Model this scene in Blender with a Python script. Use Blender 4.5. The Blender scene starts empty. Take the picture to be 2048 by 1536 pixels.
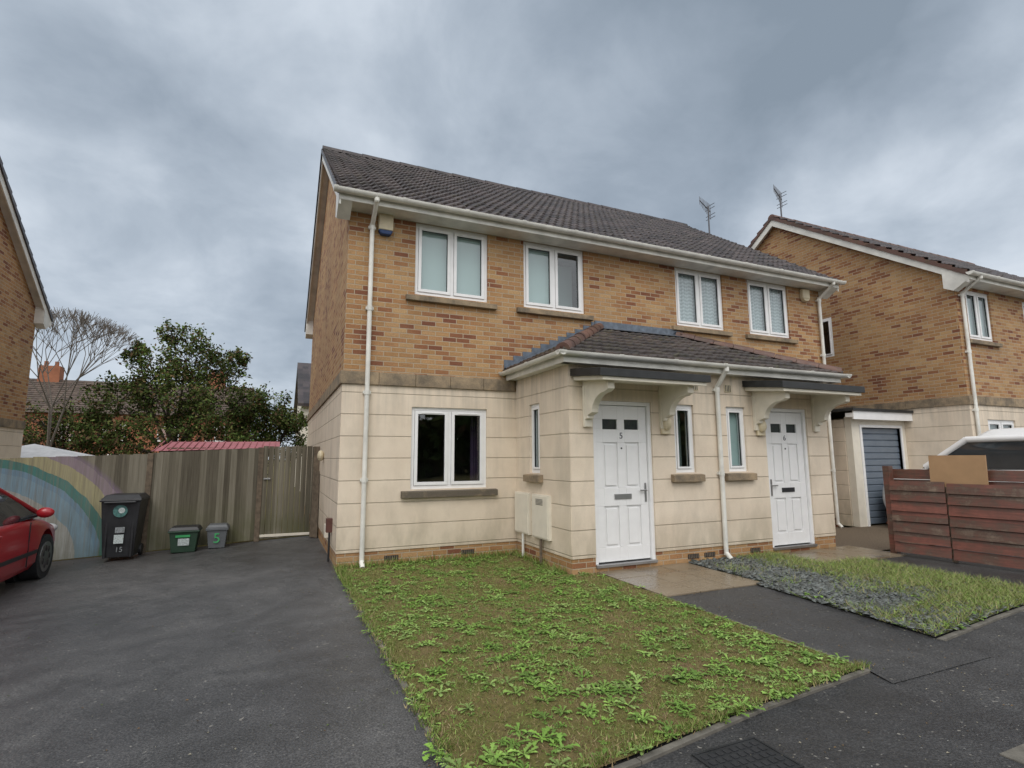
import bpy, bmesh, math, random
import numpy as np
from mathutils import Vector, Matrix, noise as mnoise
random.seed(7); rng=np.random.default_rng(7)
scene=bpy.context.scene
scene.view_settings.view_transform='Standard'
scene.view_settings.look='None'
scene.view_settings.exposure=0
COL=bpy.context.collection

# ------------------------------------------------------------------ node helpers
class NT:
    def __init__(s,tree): s.t=tree
    def n(s,typ,ins=None,**kw):
        nd=s.t.nodes.new(typ)
        for k,v in kw.items(): setattr(nd,k,v)
        for k,v in (ins or {}).items():
            sock=nd.inputs[k]
            if isinstance(v,bpy.types.NodeSocket): s.t.links.new(v,sock)
            else: sock.default_value=v
        return nd
    def math(s,op,a,b=0.0,c=None,clamp=False):
        i={0:a,1:b}
        if c is not None: i[2]=c
        return s.n('ShaderNodeMath',i,operation=op,use_clamp=clamp).outputs[0]
    def mix(s,f,a,b,bt='MIX'):
        return s.n('ShaderNodeMix',{0:f,6:a,7:b},data_type='RGBA',blend_type=bt).outputs[2]
    def ramp(s,f,stops,interp='LINEAR'):
        nd=s.n('ShaderNodeValToRGB',{0:f}); cr=nd.color_ramp; cr.interpolation=interp
        while len(cr.elements)<len(stops): cr.elements.new(.5)
        for e,(p,c) in zip(cr.elements,stops):
            e.position=p; e.color=(*c,1) if len(c)==3 else c
        return nd.outputs[0]
    def noise(s,vec,scale,detail=4,rough=.55,dist=0):
        return s.n('ShaderNodeTexNoise',{'Vector':vec,'Scale':scale,'Detail':detail,'Roughness':rough,'Distortion':dist}).outputs[0]
    def maprange(s,v,a,b,c=0.,d=1.):
        return s.n('ShaderNodeMapRange',{0:v,1:a,2:b,3:c,4:d}).outputs[0]
    def pos(s): return s.n('ShaderNodeNewGeometry').outputs[0]
    def sep(s,v): return s.n('ShaderNodeSeparateXYZ',{0:v}).outputs
    def comb(s,x,y,z): return s.n('ShaderNodeCombineXYZ',{0:x,1:y,2:z}).outputs[0]
def mat(name,fn=None,col=None,rough=.6,metal=0,spec=.5,var=0.12,nscale=6.):
    m=bpy.data.materials.new(name); m.use_nodes=True; t=NT(m.node_tree); b=m.node_tree.nodes['Principled BSDF']
    b.inputs['Roughness'].default_value=rough; b.inputs['Metallic'].default_value=metal
    b.inputs['Specular IOR Level'].default_value=spec
    if fn: fn(t,b)
    else:
        nz=t.noise(t.pos(),nscale,5)
        lo=tuple(x*(1-var) for x in col); hi=tuple(min(1,x*(1+var)) for x in col)
        m.node_tree.links.new(t.ramp(nz,[(.3,lo),(.7,hi)]),b.inputs['Base Color'])
    return m
def L(t,a,b): t.t.links.new(a,b)
def addbump(t,b,h,dist=.01,strength=1.):
    L(t,t.n('ShaderNodeBump',{'Height':h,'Distance':dist,'Strength':strength}).outputs[0],b.inputs['Normal'])

def brick_fn(axis):
    def fn(t,b):
        p=t.pos(); x,y,z=t.sep(p)
        v=t.comb(x if axis=='x' else y,z,0.)
        br=t.n('ShaderNodeTexBrick',{'Vector':v,'Color1':(0,0,0,1),'Color2':(1,1,1,1),'Mortar':(.5,.5,.5,1),'Scale':1.,'Mortar Size':.007,'Mortar Smooth':.25,'Bias':0.,'Brick Width':.225,'Row Height':.075})
        br.offset=.5
        n1=t.noise(v,.9,3); n2=t.noise(v,45.,3)
        f=t.math('ADD',br.outputs[0],t.math('MULTIPLY',t.math('SUBTRACT',n1,.5),.7))
        col=t.ramp(f,[(.0,(.50,.325,.165)),(.18,(.41,.25,.12)),(.34,(.47,.29,.145)),(.50,(.37,.21,.095)),(.64,(.45,.26,.125)),(.76,(.36,.19,.09)),(.87,(.29,.13,.065)),(1.,(.21,.085,.05))])
        col=t.mix(.45,col,t.ramp(n2,[(.3,(.55,.55,.55)),(.7,(1.25,1.2,1.12))]),'MULTIPLY')
        col=t.mix(br.outputs[1],col,(.44,.36,.26,1))
        big=t.noise(v,.7,5)
        col=t.mix(1.,col,t.ramp(big,[(.3,(.82,.82,.85)),(.7,(1.06,1.04,1.0))]),'MULTIPLY')
        L(t,col,b.inputs['Base Color'])
        h=t.math('SUBTRACT',t.math('MULTIPLY',n2,.3),br.outputs[1])
        addbump(t,b,h,.006,.7)
    return fn
def render_fn(axis):
    def fn(t,b):
        p=t.pos(); x,y,z=t.sep(p)
        u=x if axis=='x' else y
        w=t.math('FRACT',t.math('DIVIDE',t.math('ADD',z,.08),.315))
        g=t.math('ABSOLUTE',t.math('SUBTRACT',w,.5))
        line=t.maprange(g,.468,.486)
        fine=t.noise(p,160.,4,.7); mid=t.noise(p,2.2,6,.6)
        streak=t.noise(t.comb(t.math('MULTIPLY',u,2.2),t.math('MULTIPLY',z,.8),3.),1.3,6,.62)
        run=t.noise(t.comb(t.math('MULTIPLY',u,9.),t.math('MULTIPLY',z,.35),9.),1.3,4,.6)
        col=t.ramp(mid,[(.3,(.68,.575,.455)),(.7,(.77,.665,.535))])
        dirt=t.math('MULTIPLY',t.maprange(streak,.47,.8),.5)
        col=t.mix(dirt,col,(.40,.35,.28,1))
        low=t.math('MULTIPLY',t.maprange(z,.75,.12),t.maprange(streak,.3,.6))
        col=t.mix(t.math('MULTIPLY',low,.55),col,(.31,.27,.18,1))
        hi=t.math('MULTIPLY',t.maprange(z,1.7,2.62),t.maprange(run,.42,.66))
        col=t.mix(t.math('MULTIPLY',hi,.42),col,(.33,.30,.25,1))
        col=t.mix(t.math('MULTIPLY',line,.42),col,(.34,.28,.20,1))
        col=t.mix(.4,col,t.ramp(fine,[(.3,(.78,.78,.78)),(.7,(1.15,1.15,1.15))]),'MULTIPLY')
        L(t,col,b.inputs['Base Color'])
        h=t.math('SUBTRACT',t.math('MULTIPLY',fine,.3),t.math('MULTIPLY',line,1.6))
        addbump(t,b,h,.008,.8)
    return fn
def stone_fn(dark):
    def fn(t,b):
        p=t.pos(); n=t.noise(p,3.5,6,.65); f=t.noise(p,60.,4)
        a=(.38,.285,.18); d=(.12,.10,.075)
        col=t.ramp(n,[(.35-.1*dark+.0,a),(.75-.25*dark,d)])
        col=t.mix(.4,col,t.ramp(f,[(.3,(.6,.6,.6)),(.7,(1.2,1.2,1.2))]),'MULTIPLY')
        L(t,col,b.inputs['Base Color']); addbump(t,b,f,.004,.6)
    return fn
def tile_fn(c1,c2,rough=.33,moss=.0):
    def fn(t,b):
        p=t.pos(); x,y,z=t.sep(p)
        v=t.comb(t.math('FLOOR',t.math('DIVIDE',x,.3)),t.math('FLOOR',t.math('DIVIDE',z,.171)),0.)
        wn=t.n('ShaderNodeTexWhiteNoise',{'Vector':v},noise_dimensions='3D').outputs[0]
        n=t.noise(p,14.,5,.7)
        f=t.math('ADD',t.math('MULTIPLY',wn,.55),t.math('MULTIPLY',n,.45))
        col=t.ramp(f,[(.2,c1),(.8,c2)])
        if moss:
            m=t.maprange(t.noise(p,5.,6,.7),.52,.68)
            col=t.mix(t.math('MULTIPLY',m,moss),col,(.09,.085,.035,1))
        L(t,col,b.inputs['Base Color'])
        L(t,t.maprange(n,.3,.7,rough-.1,rough+.2),b.inputs['Roughness'])
        addbump(t,b,n,.004,.5)
    return fn
def asphalt_fn(base,wet):
    def fn(t,b):
        p=t.pos(); v=t.n('ShaderNodeTexVoronoi',{'Vector':p,'Scale':70.}).outputs
        n=t.noise(p,90.,3,.75); big=t.noise(p,.5,6,.6,.8); mid=t.noise(p,3.5,6,.65,.3)
        k=base
        col=t.ramp(n,[(.30,(k*.35,k*.35,k*.37)),(.5,(k,k,k*1.01)),(.68,(k*2.1,k*2.05,k*2.0)),(.78,(k*4,k*3.9,k*3.7))])
        col=t.mix(1.,col,t.ramp(big,[(.32,(.68,.68,.70)),(.5,(1.,1.,1.)),(.68,(1.35,1.33,1.3))]),'MULTIPLY')
        col=t.mix(.8,col,t.ramp(mid,[(.3,(.7,.7,.7)),(.7,(1.25,1.25,1.25))]),'MULTIPLY')
        sp=t.maprange(t.noise(p,30.,1,.5),.74,.76)
        col=t.mix(t.math('MULTIPLY',sp,.6),col,(.34,.32,.28,1))
        L(t,col,b.inputs['Base Color'])
        r=t.maprange(t.math('ADD',t.math('MULTIPLY',big,.6),t.math('MULTIPLY',mid,.4)),.38,.62,wet,wet+.3); L(t,r,b.inputs['Roughness'])
        addbump(t,b,t.math('ADD',v[0],n),.008,.6)
    return fn
def soil_fn(t,b):
    p=t.pos(); n=t.noise(p,2.2,5,.6); f=t.noise(p,40.,6,.75)
    col=t.ramp(n,[(.3,(.12,.145,.038)),(.5,(.165,.145,.055)),(.68,(.20,.145,.078))])
    col=t.mix(.7,col,t.ramp(f,[(.3,(.45,.45,.45)),(.7,(1.35,1.3,1.2))]),'MULTIPLY')
    L(t,col,b.inputs['Base Color']); addbump(t,b,f,.02,.8)
def attr_fn(rough=.55,sub=0):
    def fn(t,b):
        a=t.n('ShaderNodeAttribute',attribute_name='Col').outputs[0]
        n=t.noise(t.pos(),30.,2)
        L(t,t.mix(.35,a,t.ramp(n,[(.3,(.7,.7,.7)),(.7,(1.25,1.25,1.25))]),'MULTIPLY'),b.inputs['Base Color'])
        b.inputs['Roughness'].default_value=rough
    return fn
def fence_fn(mural):
    def fn(t,b):
        p=t.pos(); x,y,z=t.sep(p)
        bd=t.math('FLOOR',t.math('DIVIDE',x,.1))
        wn=t.n('ShaderNodeTexWhiteNoise',{'W':bd},noise_dimensions='1D').outputs[0]
        g=t.noise(t.comb(t.math('MULTIPLY',x,38.),y,t.math('MULTIPLY',z,1.6)),1.,6,.65)
        n=t.noise(p,2.,5,.6)
        col=t.ramp(t.math('ADD',t.math('MULTIPLY',g,.6),t.math('MULTIPLY',wn,.4)),[(.2,(.075,.065,.048)),(.5,(.155,.14,.105)),(.8,(.26,.24,.19))])
        if mural:
            cx,cz=-5.35,-.25
            dx=t.math('SUBTRACT',x,cx); dz=t.math('MULTIPLY',t.math('SUBTRACT',z,cz),1.12)
            r=t.math('SQRT',t.math('ADD',t.math('MULTIPLY',dx,dx),t.math('MULTIPLY',dz,dz)))
            r=t.math('ADD',r,t.math('MULTIPLY',t.math('SUBTRACT',n,.5),.15))
            rc=t.ramp(t.math('DIVIDE',r,3.),[(0,(.36,.36,.32)),(.42,(.40,.41,.39)),(.50,(.22,.34,.42)),(.585,(.18,.30,.40)),(.615,(.07,.22,.20)),(.665,(.40,.37,.22)),(.745,(.30,.24,.28)),(.80,(.22,.17,.23)),(.84,(.20,.18,.15))],'CONSTANT')
            inside=t.maprange(r,2.50,2.42)
            wear=t.maprange(g,.36,.64,.95,.4)
            col=t.mix(t.math('MULTIPLY',inside,wear),col,rc)
        alg=t.math('MULTIPLY',t.maprange(z,.85,-.15),t.maprange(n,.35,.6))
        col=t.mix(t.math('MULTIPLY',alg,.6 if not mural else .35),col,(.085,.10,.03,1))
        L(t,col,b.inputs['Base Color']); addbump(t,b,g,.004,.6)
    return fn
def redwood_fn(t,b):
    p=t.pos(); x,y,z=t.sep(p)
    g=t.noise(t.comb(t.math('MULTIPLY',x,4.),t.math('MULTIPLY',y,3.),t.math('MULTIPLY',z,45.)),1.,5,.65); n=t.noise(p,5.,7,.75)
    bd=t.n('ShaderNodeTexWhiteNoise',{'W':t.math('FLOOR',t.math('DIVIDE',z,.151))},noise_dimensions='1D').outputs[0]
    f=t.math('ADD',t.math('MULTIPLY',n,.8),t.math('MULTIPLY',bd,.2))
    col=t.ramp(f,[(.30,(.20,.065,.045)),(.46,(.14,.050,.034)),(.58,(.095,.052,.036)),(.70,(.17,.125,.09))])
    col=t.mix(.6,col,t.ramp(g,[(.3,(.5,.5,.5)),(.7,(1.4,1.35,1.3))]),'MULTIPLY')
    L(t,col,b.inputs['Base Color']); addbump(t,b,g,.005,.6)
def slab_fn(t,b):
    p=t.pos(); n=t.noise(p,2.,5,.6); f=t.noise(p,70.,4)
    col=t.ramp(n,[(.3,(.15,.115,.075)),(.7,(.25,.20,.14))])
    col=t.mix(.4,col,t.ramp(f,[(.3,(.6,.6,.6)),(.7,(1.3,1.3,1.3))]),'MULTIPLY')
    L(t,col,b.inputs['Base Color']); L(t,t.maprange(n,.35,.65,.15,.45),b.inputs['Roughness']); addbump(t,b,f,.002,.4)
def glass_mat(name,tint=(.86,.9,.9),f0=.11):
    m=bpy.data.materials.new(name); m.use_nodes=True; t=NT(m.node_tree); nd=m.node_tree.nodes
    nd.remove(nd['Principled BSDF'])
    wav=t.noise(t.pos(),1.3,1); bp=t.n('ShaderNodeBump',{'Height':wav,'Distance':.02,'Strength':.25}).outputs[0]
    ge=t.n('ShaderNodeNewGeometry')
    ct=t.math('ABSOLUTE',t.n('ShaderNodeVectorMath',{0:ge.outputs['Normal'],1:ge.outputs['Incoming']},operation='DOT_PRODUCT').outputs['Value'])
    fr=t.math('ADD',t.math('MULTIPLY',t.math('POWER',t.math('SUBTRACT',1.,ct,clamp=True),5.),1-f0),f0)
    tr=t.n('ShaderNodeBsdfTransparent',{0:(*tint,1)}).outputs[0]
    gl=t.n('ShaderNodeBsdfGlossy',{'Color':(.95,.98,1,1),'Roughness':.015,'Normal':bp}).outputs[0]
    mx=t.n('ShaderNodeMixShader',{0:fr,1:tr,2:gl}).outputs[0]
    L(t,mx,nd['Material Output'].inputs[0]); return m

M={}
M['brx']=mat('buff_brick_x',brick_fn('x'),rough=.85,spec=.3); M['bry']=mat('buff_brick_y',brick_fn('y'),rough=.85,spec=.3)
M['crx']=mat('cream_render_x',render_fn('x'),rough=.85,spec=.25); M['cry']=mat('cream_render_y',render_fn('y'),rough=.85,spec=.25)
M['stone']=mat('cast_stone',stone_fn(0.3),rough=.85); M['stoned']=mat('cast_stone_dirty',stone_fn(1.0),rough=.85)
M['tile']=mat('concrete_tile',tile_fn((.022,.017,.018),(.070,.053,.052),.34,.25),spec=.5)
M['tileb']=mat('porch_tile',tile_fn((.028,.022,.020),(.078,.056,.048),.38,.6),spec=.5)
M['tiler']=mat('ridge_tile',tile_fn((.07,.038,.03),(.15,.075,.055),.5,.35))
M['lead']=mat('lead',col=(.12,.145,.18),rough=.45,metal=.3,var=.3,nscale=12)
M['upvc']=mat('white_upvc',col=(.80,.80,.80),rough=.3,var=.04)
M['gutter']=mat('white_gutter',col=(.68,.67,.62),rough=.4,var=.16,nscale=4)
M['canopy']=mat('painted_cream_timber',col=(.70,.65,.54),rough=.5,var=.08)
M['felt']=mat('black_felt',col=(.018,.019,.02),rough=.55,var=.4)
M['glass']=glass_mat('window_glass')
M['blind']=mat('pale_blind',col=(.42,.54,.53),rough=.9,var=.05,nscale=1.2)
M['room']=mat('room_plaster',col=(.20,.20,.19),rough=.9)
M['door']=mat('white_door',col=(.80,.80,.80),rough=.28,var=.03)
M['black']=mat('black_plastic',col=(.02,.021,.024),rough=.45,var=.3)
M['metal']=mat('brushed_metal',col=(.42,.42,.42),rough=.3,metal=.9)
M['aer']=mat('aerial_metal',col=(.10,.10,.11),rough=.5,metal=.4)
M['cream']=mat('cream_plastic',col=(.60,.52,.36),rough=.45)
M['meter']=mat('meter_box_white',col=(.72,.67,.57),rough=.5,var=.06)
M['asph']=mat('driveway_asphalt',asphalt_fn(.070,.30),spec=.5); M['asph2']=mat('pavement_asphalt',asphalt_fn(.045,.36),spec=.45)
M['soil']=mat('lawn_soil',soil_fn,rough=.95,spec=.15)
M['kerb']=mat('concrete_edging',col=(.13,.12,.10),rough=.8,var=.4,nscale=9)
M['slab']=mat('wet_slabs',slab_fn)
M['leaf']=mat('leaf',attr_fn(.8),spec=.15); M['grassm']=mat('grass_blades',attr_fn(.6),spec=.3); M['slate']=mat('slate_chips_m',attr_fn(.35))
M['bark']=mat('bark',col=(.07,.055,.042),rough=.9,var=.4,nscale=20)
M['twig']=mat('grey_twig',col=(.16,.14,.12),rough=.9,var=.3,nscale=20)
M['fence']=mat('weathered_boards',fence_fn(False),rough=.85,spec=.25); M['mural']=mat('mural_boards',fence_fn(True),rough=.8,spec=.25)
M['redw']=mat('red_stained_boards',redwood_fn,rough=.4)
M['post']=mat('timber_post',col=(.13,.10,.07),rough=.85,var=.35,nscale=14)
M['card']=mat('cardboard_brown',col=(.36,.22,.115),rough=.8,var=.08)
def garage_fn(t,b):
    n=t.noise(t.pos(),5.,4)
    L(t,t.ramp(n,[(.3,(.13,.16,.20)),(.7,(.16,.195,.24))]),b.inputs['Base Color'])
M['garage']=mat('slate_blue_door',garage_fn,rough=.4)

# ------------------------------------------------------------------ mesh builder
class B:
    def __init__(s,off=(0,0,0)): s.v=[];s.f=[];s.m=[];s.mats=[];s.o=Vector(off)
    def mi(s,m):
        if m not in s.mats: s.mats.append(m)
        return s.mats.index(m)
    def add(s,vs,fs,m):
        k=len(s.v); s.v+=[tuple(Vector(p)+s.o) for p in vs]; i=s.mi(m)
        for f in fs: s.f.append([k+a for a in f]); s.m.append(i)
    def box(s,x0,x1,y0,y1,z0,z1,m):
        s.add([(x,y,z) for z in (z0,z1) for y in (y0,y1) for x in (x0,x1)],[(0,2,3,1),(4,5,7,6),(0,1,5,4),(2,6,7,3),(0,4,6,2),(1,3,7,5)],m)
    def fbox(s,F,u0,u1,d0,d1,z0,z1,m):
        s.add([F(u,d,z) for z in (z0,z1) for d in (d0,d1) for u in (u0,u1)],[(0,2,3,1),(4,5,7,6),(0,1,5,4),(2,6,7,3),(0,4,6,2),(1,3,7,5)],m)
    def prism(s,F,poly,d0,d1,m):
        n=len(poly); vs=[F(u,d0,z) for u,z in poly]+[F(u,d1,z) for u,z in poly]
        s.add(vs,[tuple(range(n)),tuple(range(2*n-1,n-1,-1))]+[(i,(i+1)%n,n+(i+1)%n,n+i) for i in range(n)],m)
    def cyl(s,p0,p1,r,m,seg=14,r2=None,cap=True):
        p0=Vector(p0);p1=Vector(p1); r2=r if r2 is None else r2
        d=(p1-p0).normalized(); a=d.orthogonal().normalized(); b=d.cross(a)
        vs=[];
        for p,rr in ((p0,r),(p1,r2)):
            for i in range(seg):
                t=2*math.pi*i/seg; vs.append(p+a*rr*math.cos(t)+b*rr*math.sin(t))
        fs=[(i,(i+1)%seg,seg+(i+1)%seg,seg+i) for i in range(seg)]
        if cap: fs+=[tuple(range(seg-1,-1,-1)),tuple(range(seg,2*seg))]
        s.add(vs,fs,m)
    def sphere(s,c,r,m,seg=12,rings=8):
        c=Vector(c); rx,ry,rz=(r,r,r) if not hasattr(r,'__len__') else r
        vs=[];fs=[]
        for i in range(rings+1):
            th=math.pi*i/rings
            for j in range(seg):
                ph=2*math.pi*j/seg; vs.append(c+Vector((rx*math.sin(th)*math.cos(ph),ry*math.sin(th)*math.sin(ph),rz*math.cos(th))))
        for i in range(rings):
            for j in range(seg): fs.append((i*seg+j,(i+1)*seg+j,(i+1)*seg+(j+1)%seg,i*seg+(j+1)%seg))
        s.add(vs,fs,m)
    def build(s,name,parent=None,smooth=None,bevel=0,recalc=True):
        me=bpy.data.meshes.new(name); me.from_pydata(s.v,[],s.f)
        for m in s.mats: me.materials.append(m)
        me.polygons.foreach_set('material_index',s.m)
        if recalc:
            bm=bmesh.new(); bm.from_mesh(me); bmesh.ops.remove_doubles(bm,verts=bm.verts,dist=1e-5) if smooth else None
            bmesh.ops.recalc_face_normals(bm,faces=bm.faces); bm.to_mesh(me); bm.free()
        if smooth:
            me.polygons.foreach_set('use_smooth',[True]*len(me.polygons)); me.set_sharp_from_angle(angle=math.radians(smooth))
        ob=bpy.data.objects.new(name,me); COL.objects.link(ob)
        if parent: ob.parent=parent
        if bevel:
            bv=ob.modifiers.new('b','BEVEL'); bv.width=bevel; bv.segments=2; bv.limit_method='ANGLE'
        return ob
def empty(name,loc=(0,0,0)):
    e=bpy.data.objects.new(name,None); COL.objects.link(e); return e
def text(name,body,loc,size,m,parent,rot=(math.pi/2,0,0),ext=.002):
    cu=bpy.data.curves.new(name,'FONT'); cu.body=body; cu.size=size; cu.extrude=ext; cu.align_x='CENTER'; cu.align_y='CENTER'
    cu.materials.append(m); ob=bpy.data.objects.new(name,cu); ob.location=loc; ob.rotation_euler=rot; COL.objects.link(ob); ob.parent=parent; return ob
def front(y): return lambda u,d,z:(u,y-d,z)
def faceL(x): return lambda u,d,z:(x-d,u,z)
def faceR(x): return lambda u,d,z:(x+d,u,z)
def wall(b,F,u0,u1,z0,z1,holes,m,d=0.,t=.25):
    us=sorted({u0,u1,*[h[0] for h in holes],*[h[1] for h in holes]}); zs=sorted({z0,z1,*[h[2] for h in holes],*[h[3] for h in holes]})
    us=[u for u in us if u0<=u<=u1]; zs=[z for z in zs if z0<=z<=z1]
    for a,c in zip(us,us[1:]):
        for e,g in zip(zs,zs[1:]):
            mu,mz=(a+c)/2,(e+g)/2
            if any(h[0]<mu<h[1] and h[2]<mz<h[3] for h in holes): continue
            b.fbox(F,a,c,d-t,d,e,g,m)

# ------------------------------------------------------------------ roof tiles
def tiles(b,O,U,V,Ln,S,m,kL=0,kR=0,step=.03,course=.3,amp=.032,period=.15):
    O=Vector(O);U=Vector(U).normalized();V=Vector(V).normalized();N=U.cross(V).normalized()
    if N.z<0: N=-N
    nc=max(1,round(S/course)); cs=S/nc; rows=[]
    for i in range(nc):
        rows+= [(i*cs,.040),(i*cs+.014,.052),((i+1)*cs-.002,.002)]
    nx=int(Ln/step)+1; xs=[Ln*j/nx for j in range(nx+1)]
    vs=[];fs=[]
    for ri,(v,h) in enumerate(rows):
        lo=kL*v; hi=Ln-kR*v
        if hi<lo: lo=hi=(lo+hi)/2
        for x in xs:
            xx=min(max(x,lo),hi)
            w=amp*(0.5+0.5*math.cos(2*math.pi*xx/period))**1.6
            jt=.007*math.sin((ri//3)*12.9898+math.floor(xx/.3)*78.233)
            vs.append(O+U*xx+V*v+N*(h+w+jt))
    n=nx+1; base=len(rows)
    for x in xs: vs.append(O+U*x+N*-.01)
    for r in range(len(rows)-1):
        for j in range(nx): fs.append((r*n+j,r*n+j+1,(r+1)*n+j+1,(r+1)*n+j))
    for j in range(nx): fs.append((base*n+j,base*n+j+1,j+1,j))
    b.add(vs,fs,m)
def halftube(b,p0,p1,r,m,segl=.45,up=(0,0,1)):
    p0=Vector(p0);p1=Vector(p1);d=(p1-p0);Ln=d.length;d.normalize();n=max(1,round(Ln/segl));side=d.cross(Vector(up)).normalized();u2=side.cross(d).normalized()
    for i in range(n):
        a=p0+d*(Ln*i/n+.004); c=p0+d*(Ln*(i+1)/n-.004); j=random.uniform(-.006,.006)
        vs=[]
        for p,rr in ((a,r),(c,r*.93)):
            for k in range(11):
                t=math.pi*k/10
                vs.append(p+side*rr*math.cos(t)+u2*(rr*math.sin(t)+j))
        fs=[(k,k+1,12+k,11+k) for k in range(10)]+[tuple(range(11)),tuple(range(21,10,-1))]
        b.add(vs,fs,m)
def gutter(b,p0,p1,m,r=.062,out=(0,-1,0)):
    p0=Vector(p0);p1=Vector(p1);o=Vector(out);z=Vector((0,0,1)); vs=[]
    for p in (p0,p1):
        for k in range(11):
            t=math.pi*k/10; vs.append(p+o*r*math.cos(t)-z*r*math.sin(t))
    b.add(vs,[(k,k+1,12+k,11+k) for k in range(10)]+[tuple(range(11)),tuple(range(21,10,-1)),(0,11,21,10)],m)
    n=int((p1-p0).length/.9); d=(p1-p0)/max(1,n)
    for i in range(n+1):
        c=p0+d*i; e=(p1-p0).normalized()*.03; vs=[]
        for p in (c-e,c+e):
            for k in range(11):
                t=math.pi*k/10; vs.append(p+o*(r+.007)*math.cos(t)-z*((r+.007)*math.sin(t)-.006))
        b.add(vs,[(k,k+1,12+k,11+k) for k in range(10)]+[tuple(range(11)),tuple(range(21,10,-1)),(0,11,21,10)],m)
def pipe(b,x,y,zt,zb,m,gy=None,r=.034):
    top=zt
    if gy is not None:
        b.cyl((x,gy,zt),(x,gy,zt-.10),r+.006,m); b.cyl((x,gy,zt-.08),(x,y,zt-.32),r,m); top=zt-.30
        b.sphere((x,gy,zt-.09),r+.004,m); b.sphere((x,y,zt-.31),r+.004,m)
    b.cyl((x,y,top),(x,y,zb+.08),r,m); b.cyl((x,y,zb+.11),(x,y-.09,zb+.03),r,m)
    z=top-.02
    while z>zb+.2:
        b.cyl((x,y,z),(x,y,z-.07),r+.008,m); b.box(x-.055,x+.055,y+.0,y+.05,z-.055,z-.015,m); z-=1.25

# ------------------------------------------------------------------ windows
def window(par,name,F,u0,u1,z0,z1,style='double',glass=None,rec=-.035):
    b=B(); f=.052; m=M['upvc']; g=glass or M['glass']
    b.fbox(F,u0,u1,rec-.06,rec,z1-f,z1,m); b.fbox(F,u0,u1,rec-.06,rec,z0,z0+f,m)
    b.fbox(F,u0,u0+f,rec-.06,rec,z0+f,z1-f,m); b.fbox(F,u1-f,u1,rec-.06,rec,z0+f,z1-f,m)
    cells=[(u0+f,u1-f)]
    if style=='double':
        c=(u0+u1)/2; b.fbox(F,c-.025,c+.025,rec-.06,rec,z0+f,z1-f,m); cells=[(u0+f,c-.025),(c+.025,u1-f)]
    s=.048 if style=='double' else .03
    for a,c in cells:
        a+=.004;c-=.004;e=z0+f+.004;h=z1-f-.004
        b.fbox(F,a,c,rec-.05,rec+.014,h-s,h,m); b.fbox(F,a,c,rec-.05,rec+.014,e,e+s,m)
        b.fbox(F,a,a+s,rec-.05,rec+.014,e+s,h-s,m); b.fbox(F,c-s,c,rec-.05,rec+.014,e+s,h-s,m)
        q=M['black']; w=.006
        b.fbox(F,a+s,c-s,rec-.03,rec-.004,h-s-w,h-s,q); b.fbox(F,a+s,c-s,rec-.03,rec-.004,e+s,e+s+w,q)
        b.fbox(F,a+s,a+s+w,rec-.03,rec-.004,e+s+w,h-s-w,q); b.fbox(F,c-s-w,c-s,rec-.03,rec-.004,e+s+w,h-s-w,q)
        b.add([F(a+s,rec-.022,e+s),F(c-s,rec-.022,e+s),F(c-s,rec-.022,h-s),F(a+s,rec-.022,h-s)],[(0,1,2,3)],g)
        if style=='double': b.fbox(F,(a+c)/2-.16,(a+c)/2+.16,rec+.014,rec+.022,h-.034,h-.016,M['upvc'])
    b.build(name,par,bevel=.004)
def sill(par,name,F,u0,u1,z,m,th=.10):
    b=B(); b.prism(lambda u,d,zz:F(d,u,zz),[(-.06,z),(.075,z-.02),(.075,z-th),(.0,z-th),(-.06,z-th)],u0,u1,m); b.build(name,par,bevel=.006)

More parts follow.
